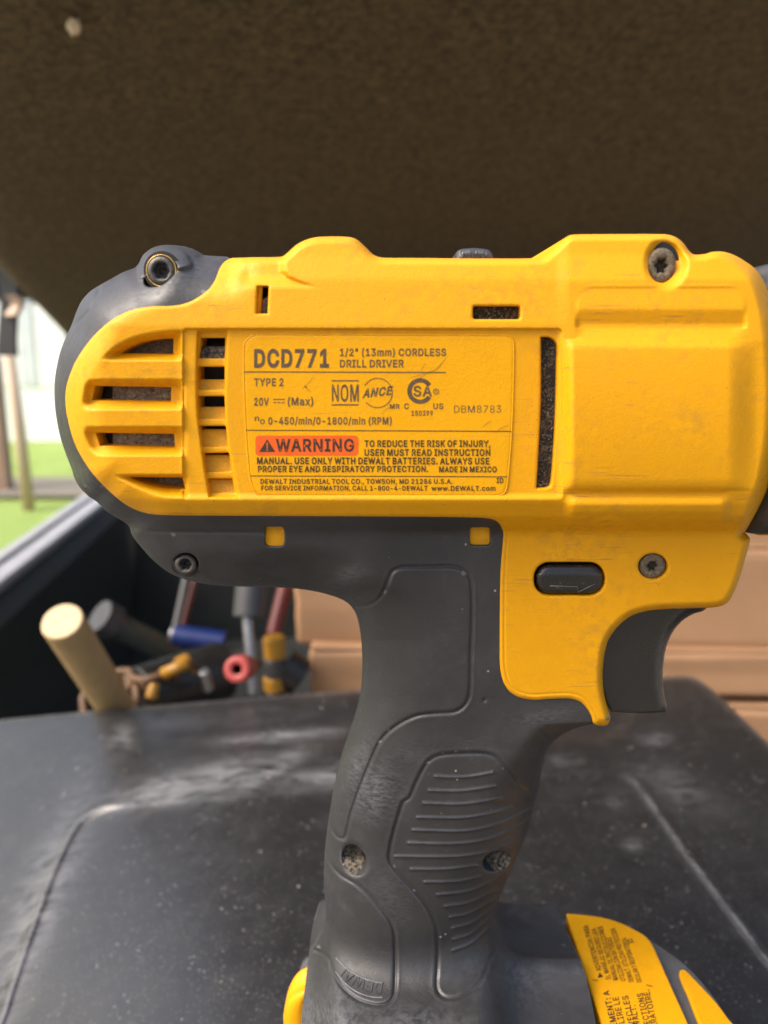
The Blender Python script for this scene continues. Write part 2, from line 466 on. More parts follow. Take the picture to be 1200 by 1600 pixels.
# ------------------------------------------------------------------ the place: materials
def lid_plastic():
    m, nt, bs = new_mat('dusty black lid plastic'); v = coords(nt)
    big = noise(nt, 9, 5, .65, v, .5); mid = noise(nt, 70, 4, .65, v)
    c = mixc(nt, ramp(nt, big, .3, .7), (0.0090, 0.0092, 0.0098), (0.0135, 0.0138, 0.0148))
    film = mul(nt, ramp(nt, big, .48, .75), ramp(nt, mid, .35, .7))
    c = mixc(nt, mul(nt, film, .10), c, (0.10, 0.103, 0.112))
    sv = coords(nt, (9, 42, 1), (0, 0, .5))
    sm = mul(nt, ramp(nt, noise(nt, 1, 4, .6, sv, 1.0), .56, .74), ramp(nt, noise(nt, 5, 2, .5, v), .5, .66))
    c = mixc(nt, mul(nt, sm, .12), c, (0.12, 0.12, 0.125))
    for s, th, dens, col in ((170, .11, .61, (.34, .31, .27)), (330, .15, .54, (.14, .135, .125)), (620, .20, .44, (.06, .059, .056)), (70, .05, .60, (.48, .36, .25))):
        vo = N(nt, 'ShaderNodeTexVoronoi'); vo.inputs['Scale'].default_value = s; nt.links.new(v, vo.inputs['Vector'])
        k = mul(nt, ramp(nt, vo.outputs['Distance'], th * 1.5, th), ramp(nt, noise(nt, s * .3, 2, .6, v), dens, dens + .06))
        c = mixc(nt, mul(nt, k, .75), c, col)
    at_ = N(nt, 'ShaderNodeAttribute', attribute_name='smear_sheen')
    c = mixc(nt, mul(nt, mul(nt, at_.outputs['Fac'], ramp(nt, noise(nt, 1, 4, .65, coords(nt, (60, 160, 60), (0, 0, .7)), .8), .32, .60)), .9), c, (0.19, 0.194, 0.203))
    c = mixc(nt, mul(nt, mul(nt, edge_wear(nt, .505, .55), ramp(nt, mid, .3, .6)), .7), c, (0.13, 0.134, 0.145))
    nt.links.new(c, bs.inputs['Base Color'])
    nt.links.new(ramp(nt, mid, .3, .7, .36, .46), bs.inputs['Roughness']); bs.inputs['Specular IOR Level'].default_value = .78; bs.inputs['Sheen Weight'].default_value = .0
    g = mul(nt, noise(nt, 900, 2, .6, v), mul(nt, noise(nt, 16, 3, .5, v), .8), 'ADD')
    bump(nt, bs, g, .25, .0004)
    return m

def felt():
    m, nt, bs = new_mat('dark carpet lining'); v = coords(nt)
    a = noise(nt, 150, 6, .85, v, .5); b = noise(nt, 14, 4, .6, v)
    c = mixc(nt, ramp(nt, a, .41, .60), (0.055, 0.038, 0.012), (0.225, 0.158, 0.060))
    c = mixc(nt, mul(nt, ramp(nt, b, .4, .7), .35), c, (0.15, 0.104, 0.040))
    vo = N(nt, 'ShaderNodeTexVoronoi'); vo.inputs['Scale'].default_value = 70; nt.links.new(v, vo.inputs['Vector'])
    k = mul(nt, ramp(nt, vo.outputs['Distance'], .10, .05), ramp(nt, noise(nt, 30, 2, .6, v), .60, .66))
    c = mixc(nt, mul(nt, k, .5), c, (0.38, 0.30, 0.20))
    nt.links.new(c, bs.inputs['Base Color']); bs.inputs['Roughness'].default_value = .95
    bs.inputs['Sheen Weight'].default_value = .06; bs.inputs['Sheen Roughness'].default_value = .5
    bump(nt, bs, a, 1.0, .003)
    return m

def cardboard():
    m, nt, bs = new_mat('brown cardboard'); v = coords(nt)
    b = noise(nt, 12, 4, .6, v); f = noise(nt, 1.0, 3, .6, coords(nt, (30, 30, 700)))
    c = mixc(nt, ramp(nt, b, .3, .7), (0.335, 0.185, 0.092), (0.385, 0.22, 0.112))
    c = mixc(nt, mul(nt, ramp(nt, f, .45, .7), .2), c, (0.28, 0.16, 0.088))
    nt.links.new(c, bs.inputs['Base Color']); bs.inputs['Roughness'].default_value = .8
    bump(nt, bs, f, .3, .0008); return m

def wood(name, c1, c2, axis_scale=(60, 60, 5)):
    m, nt, bs = new_mat(name); v = coords(nt, axis_scale)
    f = noise(nt, 1.0, 5, .65, v, 1.2)
    nt.links.new(mixc(nt, ramp(nt, f, .3, .7), c1, c2), bs.inputs['Base Color']); bs.inputs['Roughness'].default_value = .6
    bump(nt, bs, f, .3, .001); return m

def lawn_mat():
    m, nt, bs = new_mat('mown grass'); v = coords(nt)
    f = noise(nt, 3.0, 6, .7, v); g = noise(nt, 60, 4, .7, v)
    c = mixc(nt, ramp(nt, f, .3, .7), (0.20, 0.32, 0.05), (0.32, 0.44, 0.10))
    c = mixc(nt, mul(nt, ramp(nt, g, .4, .7), .5), c, (0.36, 0.42, 0.15))
    nt.links.new(c, bs.inputs['Base Color']); bs.inputs['Roughness'].default_value = .9
    bump(nt, bs, g, 1, .02); return m

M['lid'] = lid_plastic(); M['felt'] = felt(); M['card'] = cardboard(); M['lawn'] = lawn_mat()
M['dowel'] = wood('pale turned wood', (0.36, 0.235, 0.095), (0.44, 0.30, 0.13)); M['dowel_end'] = wood('pale end grain', (0.52, 0.385, 0.20), (0.58, 0.45, 0.26), (90, 90, 90))
M['post'] = wood('weathered pine', (0.46, 0.33, 0.22), (0.56, 0.42, 0.30)); M['post_dark'] = wood('brown stained wood', (0.24, 0.15, 0.11), (0.32, 0.21, 0.15))
M['bed'] = plain('black bed liner', (0.022, 0.0245, 0.023), .65, .3, 40, 0, (300, .6, .001))
M['rail'] = plain('grey rail cap', (0.34, 0.345, 0.36), .4, .12, 30, 0, (200, .2, .001))
M['white'] = plain('white painted boards', (0.86, 0.86, 0.87), .6, .05, 5)
M['white_grey'] = plain('greyed white boards', (0.62, 0.65, 0.70), .6, .1, 4)
M['path'] = plain('pale concrete', (0.18, 0.16, 0.125), .85, .1, 6)
M['tool_black'] = plain('black tool plastic', (0.008, 0.008, 0.008), .42, .3, 120)  # tool plastics here are darkened: shade of the covered bed painted into them
M['tool_grey'] = plain('grey tool plastic', (0.035, 0.035, 0.037), .45, .2, 120)
M['tool_yellow'] = plain('yellow tool plastic', (0.30, 0.145, 0.010), .45, .12, 120)
M['tool_blue'] = plain('blue grip plastic', (0.004, 0.016, 0.10), .4, .15, 120)
M['tool_red'] = plain('red grip plastic', (0.085, 0.007, 0.005), .45, .15, 120)
M['tool_pink'] = plain('faded red rubber', (0.34, 0.05, 0.042), .5, .12, 120)
M['steel'] = plain('worn steel', (0.30, 0.30, 0.31), .35, .15, 150, .9)
M['green_dark'] = plain('dark green tool plastic', (0.035, 0.05, 0.045), .5, .2, 120)

# ------------------------------------------------------------------ ground far outside and the yard
bm = bmesh.new(); bmesh.ops.create_grid(bm, x_segments=60, y_segments=60, size=120)
for v in bm.verts: v.co.z = -.85 + .02 * math.sin(v.co.x * 1.3) * math.cos(v.co.y * .9)
o = bm_obj('lawn', bm, M['lawn']); tag(o, 'bright green mown lawn beyond the rail', None, None, 'structure')

for lo_, hi_ in (((-1.4, -60, -.90), (60, 60, -.82)), ((-60, -60, -.90), (-1.4, 2.6, -.8195))):
    o = bm_obj('added_ground', box_bm(lo_, hi_), M['path']); tag(o, 'unseen concrete ground added under the bed for neutral bounce light', None, None, 'structure')  # out of view, added so the bounce light is not green
bm = box_bm((-6.5, 5.55, -.84), (-1.4, 6.35, -.815)); o = bm_obj('path', bm, M['path']); tag(o, 'pale strip of path across the lawn', None, None, 'structure')

fence = empty('white_fence', (-4, 9.0, -.85)); tag(fence, 'white boarded fence with tall pickets behind the lawn', 'fence')
def fbox(name, lo, hi, mat, par): 
    bm = box_bm([lo[i] - par.location[i] for i in range(3)], [hi[i] - par.location[i] for i in range(3)]); return bm_obj(name, bm, mat, par, bevel=.006)
fbox('bottom_board', (-5.7, 9.0, -.84), (-2.5, 9.06, -.20), M['white'], fence)
fbox('top_rail', (-5.6, 9.06, .40), (-2.6, 9.10, .50), M['white'], fence)
x = -5.6
k = 0
while x < -2.6:
    w = .14 + .03 * random.random()
    fbox('picket', (x, 8.99 - .01 * (k % 2), -.19), (x + w, 9.03 - .01 * (k % 2), .72 + .12 * random.random()), M['white'] if k % 3 else M['white_grey'], fence)
    x += w + .012; k += 1

a = on_z(45, 795, -.85); bm = tube_path([(a[0], a[1], -.86), (a[0] - .01, a[1], -.3), (a[0] - .035, a[1] + .01, .19)], [.042, .04, .038], 10)
o = bm_obj('wooden_post', bm, M['post'], None, True); tag(o, 'slim tan wooden post standing on the lawn', 'post')
a = on_z(8, 772, -.85); bm = box_bm((a[0] - .16, a[1], -.86), (a[0] + .03, a[1] + .1, .17)); o = bm_obj('brown_post', bm, M['post_dark'], bevel=.01)
tag(o, 'short brown wooden post at the far left edge', 'post')

def leafy(name, loc, size, n, mat, trunk_mat, label):
    t = empty(name, loc); tag(t, label, 'tree')
    bm = tube_path([(0, 0, -.1), (.05, 0, size[2] * .3), (0, .05, size[2] * .6)], [.16, .12, .06], 8); bm_obj('trunk', bm, trunk_mat, t, True)
    bm = bmesh.new(); rs = random.Random(3)
    for i in range(n):
        u = Vector((rs.gauss(0, 1), rs.gauss(0, 1), rs.gauss(0, 1))).normalized() * (rs.random() ** .4)
        c = Vector((u.x * size[0], u.y * size[1], size[2] * .62 + u.z * size[2] * .42)); d = Vector((rs.gauss(0, 1), rs.gauss(0, 1), rs.gauss(0, 1))).normalized(); e = d.orthogonal().normalized(); g = d.cross(e); s = .09 + .12 * rs.random()
        bm.faces.new([bm.verts.new(c + e * s), bm.verts.new(c + g * s * .5), bm.verts.new(c - e * s), bm.verts.new(c - g * s * .5)])
    bm_obj('crown', bm, mat, t); return t
M['leaf'] = plain('dark evergreen leaves', (0.018, 0.030, 0.014), .7, .4, 3)
leafy('evergreen_tree', (-6.9, 13.0, -.85), (1.5, 1.4, 4.6), 5000, M['leaf'], M['post_dark'], 'dark evergreen tree rising behind the white fence')

# ------------------------------------------------------------------ the vehicle bed around the drill
DA = -.1057                                   # the bed and the lid run a little to the left
dirb = Vector((DA, 1, 0)).normalized(); perp = Vector((dirb.y, -dirb.x, 0))
zr = CZ - .37
P0 = Vector(on_z(0, 905, zr)); 
def bedpt(s, q, z): p = P0 + dirb * s + perp * q; return Vector((p.x, p.y, z))
def bed_prism(name, s0, s1, sect, mat, par, bev=.004):
    bm = bmesh.new(); a = [bm.verts.new(bedpt(s0, q, z)) for q, z in sect]; b = [bm.verts.new(bedpt(s1, q, z)) for q, z in sect]
    n = len(sect); bm.faces.new(a); bm.faces.new(b[::-1])
    for i in range(n): bm.faces.new((a[i], b[i], b[(i + 1) % n], a[(i + 1) % n]))
    return bm_obj(name, bm, mat, par, bevel=bev)
bw = empty('bed_side_wall'); tag(bw, 'black bed side wall with pale grey rail cap, left of the drill', 'bed wall')
bed_prism('wall_panel', -1.0, .95, [(.004, zr - .022), (.03, zr - .05), (.035, zr - .42), (-.05, zr - .42), (-.05, zr - .022)], M['bed'], bw)
bed_prism('rail_cap', -1.0, .95, [(.006, zr - .02), (.006, zr - .003), (0, zr), (-.062, zr + .004), (-.072, zr - .004), (-.072, zr - .02)], M['rail'], bw)
bed_prism('rail_seam', -1.0, .95, [(-.030, zr + .0015), (-.030, zr + .006), (-.036, zr + .0065), (-.036, zr + .0015)], M['bed'], bw, 0)
o = bed_prism('bed_floor', -1.0, 1.0, [(.0, zr - .42), (1.7, zr - .42), (1.7, zr - .45), (.0, zr - .45)], M['bed'], None); tag(o, 'black floor of the bed in shadow', None, None, 'structure')
o = bed_prism('bed_front_wall', .78, .83, [(.03, zr - .42), (1.75, zr - .42), (1.75, .22), (.09, .22), (.05, zr + .0)], M['bed'], None); tag(o, 'black front wall closing the bed behind the boxes', 'bed wall')

# carpet lined cover propped open above the bed
A = Vector(on_y(124, 552, 1.5)); B_ = Vector(on_y(-167, -110, .5))
rd = Vector((1.9, .20, .02))
nrm = (B_ - A).cross(rd).normalized()
if nrm.z > 0: nrm = -nrm
edge_l = curve([(150, 590, 1), (124, 562), (60, 500), (0, 448), (-40, 400), (-70, 300), (-95, 100), (-120, -110, 1)], 25, False)
EL = [Vector(p) for p in on_plane(edge_l[:, 0], edge_l[:, 1], A, nrm)]
bm = bmesh.new(); grid = []; nu = 40
for p in EL:
    row = []
    for i in range(nu + 1):
        u = (i / nu) ** 1.5; q = p + rd * u; q -= nrm * (.03 * math.exp(-u * 1.9 / .012)); q += nrm * .004 * math.sin(u * 9 + p.y * 5)
        row.append(bm.verts.new(q))
    grid.append(row)
for r0, r1 in zip(grid[:-1], grid[1:]):
    for i in range(nu): bm.faces.new((r0[i], r0[i + 1], r1[i + 1], r1[i]))
cv = empty('bed_cover', A); tag(cv, 'dark brown carpet lined bed cover propped open above', 'bed cover')
lin = bm_obj('carpet_lining', bm, M['felt'], None, True); lin.parent = cv; lin.matrix_parent_inverse = Matrix.Translation(-A)
bm = bmesh.new(); lo = [[bm.verts.new(p + rd * u - nrm * .034) for u in (0, 1)] for p in EL]; hi = [[bm.verts.new(p + rd * u - nrm * .05) for u in (0, 1)] for p in EL]
for k in range(len(EL) - 1):
    bm.faces.new((lo[k][0], lo[k][1], lo[k + 1][1], lo[k + 1][0])); bm.faces.new((hi[k][0], hi[k + 1][0], hi[k + 1][1], hi[k][1])); bm.faces.new((lo[k][0], lo[k + 1][0], hi[k + 1][0], hi[k][0]))
sh = bm_obj('outer_shell', bm, M['bed'], None); sh.parent = cv; sh.matrix_parent_inverse = Matrix.Translation(-A)

c = on_plane(115, 28, A, nrm); bm = bmesh.new(); bmesh.ops.create_icosphere(bm, subdivisions=3, radius=.0040)
for v in bm.verts: v.co *= 1 + .35 * math.sin(v.co.x * 1400 + 1) * math.cos(v.co.z * 1100 + v.co.y * 1200); v.co.z *= 1.25
o = bm_obj('lint_tuft', bm, plain('pale lint', (0.80, 0.66, 0.44), .9, .2, 400), None, True); o.location = Vector(c) + nrm * .006; tag(o, 'small pale tuft of lint caught on the dark carpet lining', 'lint')
st = empty('hanging_strap', on_y(14, 400, 1.25)); tag(st, 'black strap with a pale tan tip hanging at the far left edge', 'strap')
def strap_piece(name, y0, y1, w, x0, x1, mat, th=.004):
    bm = bmesh.new(); n = 10; rows = []
    for k in range(n + 1):
        t = k / n; c_ = Vector(on_y(x0 + (x1 - x0) * t, y0 + (y1 - y0) * t, 1.25)) - st.location + Vector((.004 * math.sin(t * 5), .006 * math.sin(t * 4), 0)); ww = w * (1 - .15 * math.sin(t * 3))
        rows.append([bm.verts.new(c_ + Vector((sx * ww, sy * th, 0))) for sx, sy in ((-1, -1), (1, -1), (1, 1), (-1, 1))])
    for a_, b_ in zip(rows[:-1], rows[1:]):
        for k in range(4): bm.faces.new((a_[k], a_[(k + 1) % 4], b_[(k + 1) % 4], b_[k]))
    bm.faces.new(rows[0]); bm.faces.new(rows[-1][::-1]); bm_obj(name, bm, mat, st, bevel=.001)
strap_piece('webbing', 395, 556, .016, 2, 18, M['bed']); strap_piece('tip', 462, 494, .0095, 20, 25, M['post'], .007)
# ------------------------------------------------------------------ lid the drill stands on
LID_PANEL = curve([(-60, 1720), (0, 1600), (20, 1540), (75, 1382), (110, 1304), (135, 1274), (172, 1258), (300, 1247), (550, 1230), (800, 1214), (940, 1206), (978, 1212), (1003, 1234), (1080, 1342), (1200, 1500), (1400, 1765), (1500, 2400), (-300, 2400)], 8)
LID_OUT = curve([(-420, 1170, 1), (-200, 1148), (0, 1125), (200, 1106), (400, 1090), (560, 1078), (800, 1066), (1020, 1059), (1072, 1056), (1098, 1066), (1130, 1093), (1200, 1160), (1330, 1285), (1560, 1500, 1), (1900, 2500, 1), (-900, 2500, 1)], 8)
DENT = curve([(178, 1140), (205, 1132), (400, 1120), (600, 1105), (800, 1096), (960, 1092), (985, 1110), (960, 1150), (800, 1158), (560, 1168), (380, 1172), (215, 1180), (186, 1168)], 6)
def lid_h(P):
    s = sdf(P, LID_PANEL, 30); d = near_dist(P, LID_OUT, True, 14)
    h = -.7 * ss(4, -9, s) + 1.9 * np.exp(-(s / 6.5) ** 2) * (1 - .85 * ss(1290, 1255, P[:, 1]) * ss(150, 220, P[:, 0]) * ss(1010, 960, P[:, 0]))
    xw = (P[:, 0] - 600) / 1203 * .33; u = np.clip(-.035 - xw, 0, None); h -= 2300 * np.where(u < .12, u * u, .12 * .12 + .24 * (u - .12))
    h -= 2.2 * ss(6, -12, sdf(P, DENT, 20))
    h += 1.2 * np.exp(-((P[:, 0] - 330) / 140) ** 2 - ((P[:, 1] - 1205) / 22) ** 2) * np.sin(P[:, 0] / 21 + P[:, 1] / 17)
    return h - 5 * (1 - np.sqrt(np.clip(1 - (1 - np.clip(d / 9, 0, 1)) ** 2, 0, 1)))
def lid_map(px, py, h): return on_z(px, py, np.asarray(h) * .001)
def lid_back(V, W_): w = W_.copy(); w[:, 2] -= .05; return w
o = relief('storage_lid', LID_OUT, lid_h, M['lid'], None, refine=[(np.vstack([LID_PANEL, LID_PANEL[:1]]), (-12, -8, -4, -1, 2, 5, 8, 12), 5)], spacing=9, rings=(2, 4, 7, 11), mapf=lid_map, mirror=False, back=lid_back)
smear_sheen_attr(o, ((310, 1222, 120, 22, -.25, 1), (420, 1205, 70, 14, -.5, 1), (500, 1215, 60, 14, -.15, .9), (250, 1243, 70, 10, -.1, 1), (440, 1150, 90, 8, -.08, .9), (190, 1155, 18, 20, .2, .7), (50, 1440, 34, 190, .38, .6), (1060, 1230, 60, 22, .5, .3), (990, 1320, 14, 8, 0, .45), (960, 1255, 12, 7, .3, .4), (1025, 1155, 22, 8, 0, .5), (880, 1190, 26, 9, 0, .3)))  # tall blob at the left paints the sky's sheen; the others are dust smears
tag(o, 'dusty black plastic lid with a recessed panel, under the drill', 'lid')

# ------------------------------------------------------------------ cartons and tools lying in the bed
def carton(px0, px1, ptop, pbot, Y, depth, yaw, label, flap=False):
    a = Vector(on_y(px0, pbot, Y)); b = Vector(on_y(px1, pbot, Y)); t = Vector(on_y((px0 + px1) / 2, ptop, Y))
    w = b.x - a.x; h = t.z - a.z
    e = empty('cardboard_box', a); e.rotation_euler.z = yaw; tag(e, label, 'box', 'cardboard boxes stacked in the bed')
    bm = box_bm((0, 0, 0), (w, depth, h)); bmesh.ops.subdivide_edges(bm, edges=bm.edges[:], cuts=6, use_grid_fill=True)
    rs = random.Random(int(px0 + ptop))
    for v in bm.verts: v.co += Vector((rs.gauss(0, .0007), rs.gauss(0, .0009), rs.gauss(0, .0006)))
    bm_obj('carton', bm, M['card'], e, bevel=.006)
    bm = box_bm((.001, .0005, h * .99), (w * .998, depth * .5, h * .99 + .003)); bm_obj('flap', bm, M['card'], e, bevel=.0015)
    return e
carton(462, 1330, 850, 1010, .66, .42, R(-2), 'upper brown cardboard box behind the drill handle')
carton(484, 1300, 1016, 1086, .645, .42, R(-1), 'shallow brown cardboard box under the upper one')
carton(520, 1345, 1092, 1190, .655, .42, R(-3), 'lowest brown cardboard box, seen past the lid corner')

def cyl_obj(name, p, q, r, mat, par=None, r2=None, seg=24, bev=.0015):
    bm = tube_path([p, q], [r, r2 or r], seg); return bm_obj(name, bm, mat, par, bevel=bev)
def rel(par, pts): return [Vector(p) - par.location for p in pts]

p, q = Vector(on_y(97, 971, .46)), Vector(on_y(232, 1185, .60))
dw = empty('wooden_dowel', q); tag(dw, 'pale round wooden dowel sticking up at the left', 'dowel')
cyl_obj('shaft', *rel(dw, [q, p]), .0132, M['dowel'], dw, seg=40)
d = (p - q).normalized(); cyl_obj('end_face', *rel(dw, [p + d * .0002, p + d * .0008]), .0124, M['dowel_end'], dw, seg=40, bev=.0004)

def at(px, py, Y): return Vector(on_y(px, py, Y))
# black power tool lying down with yellow patches
e = empty('power_tool', at(300, 1100, .62)); tag(e, 'black power tool with yellow patches lying behind the lid', 'power tool')
for n_, a, b, r, r2, m_ in (('body', at(215, 1085, .58), at(345, 1048, .64), .022, .026, 'tool_black'), ('nose', at(345, 1050, .64), at(395, 1030, .66), .016, .010, 'tool_grey'),
                            ('yellow_band', at(268, 1046, .60), at(296, 1034, .61), .0075, .0075, 'tool_yellow'), ('yellow_patch', at(236, 1092, .55), at(242, 1068, .555), .005, .004, 'tool_yellow'),
                            ('grip', at(230, 1070, .60), at(190, 1140, .6), .017, .015, 'tool_black'), ('steel_ring', at(318, 1048, .575), at(326, 1078, .58), .0045, .0045, 'steel')):
    cyl_obj(n_, *rel(e, [a, b]), r, M[m_], e, r2)
rs = random.Random(5); pts = []; a0 = at(160, 1095, .60)
for k in range(46):
    t = k / 45; pts.append(at(150 + 130 * t, 1096 - 34 * t, .58) + Vector((.014 * math.cos(k * .75), .02 * math.sin(k * .62 + 1), .013 * math.sin(k * .75) + .004 * rs.random())))
M['cord'] = plain('brown rubber cord', (0.10, 0.052, 0.022), .6, .4, 90)
ec = empty('tangled_cord', a0); tag(ec, 'tangled brown cord lying at the foot of the wooden dowel', 'cord')
bm_obj('cord', tube_path([p_ - a0 for p_ in pts], .0032, 8), M['cord'], ec, True); bm_obj('cord_end', tube_path([pts[-1] - a0, pts[-1] - a0 + Vector((.02, .004, .008))], .005, 10), M['tool_yellow'], ec, True)
e = empty('grey_wrench', at(260, 1010, .75)); tag(e, 'dark green grey rod with a round end behind the dowel', 'tool')
cyl_obj('handle', *rel(e, [at(165, 968, .72), at(270, 1020, .78)]), .0125, M['green_dark'], e); cyl_obj('knob', *rel(e, [at(155, 962, .72), at(180, 975, .73)]), .017, M['tool_grey'], e)
e = empty('blue_tool', at(310, 1000, .72)); tag(e, 'tool with a bright blue grip and grey bow, under the drill body', 'tool')
cyl_obj('grip', *rel(e, [at(272, 992, .72), at(352, 1003, .72)]), .0105, M['tool_blue'], e); cyl_obj('bow', *rel(e, [at(274, 985, .72), at(292, 900, .75)]), .004, M['tool_grey'], e)
cyl_obj('collar', *rel(e, [at(266, 990, .72), at(276, 992, .72)]), .008, M['steel'], e); cyl_obj('stripe', *rel(e, [at(285, 985, .73), at(305, 905, .76)]), .003, M['tool_red'], e)
e = empty('red_ring_tube', at(370, 1045, .50)); tag(e, 'short tube with a faded red ring end facing the camera', 'tube')
c = at(370, 1046, .5); bm = lathe([(0, .0038), (-.0006, .0046), (-.001, .0065), (-.0006, .0085), (0, .0092), (.02, .0092), (.02, .0038), (0, .0038)], c - e.location, (.1, 1, -.35), 32); bm_obj('red_ring', bm, M['tool_pink'], e, True)
bm = lathe([(.012, .0036), (.06, .0036), (.06, .0001)], c - e.location, (.1, 1, -.35), 24); bm_obj('bore', bm, M['tool_black'], e, True)
e = empty('grey_driver', at(392, 1000, .6)); tag(e, 'driver with a grey handle and bright steel shank', 'screwdriver')
cyl_obj('handle', *rel(e, [at(388, 965, .6), at(396, 860, .62)]), .0125, M['tool_grey'], e); cyl_obj('shank', *rel(e, [at(386, 962, .6), at(396, 1085, .58)]), .0042, M['steel'], e)
e = empty('red_driver', at(430, 980, .66)); tag(e, 'slim red handled tool leaning beside the cardboard', 'screwdriver')
cyl_obj('handle', *rel(e, [at(427, 992, .66), at(446, 915, .68)]), .0068, M['tool_red'], e)
cyl_obj('shank', *rel(e, [at(427, 992, .66), at(418, 1040, .65)]), .003, M['steel'], e)
e = empty('yellow_black_tool', at(432, 1060, .62)); tag(e, 'black tool with two yellow bands left of the cardboard', 'tool')
for n_, y0, y1, m_ in (('yellow_band', 995, 1027, 'tool_yellow'), ('grey_band', 1027, 1055, 'tool_grey'), ('yellow_band', 1056, 1078, 'tool_yellow'), ('black_base', 1078, 1130, 'tool_black')):
    cyl_obj(n_, *rel(e, [at(428, y0, .62), at(430, y1, .62)]), .0095, M[m_], e)
cyl_obj('side_grip', *rel(e, [at(440, 1040, .63), at(470, 1060, .63)]), .017, M['tool_black'], e)
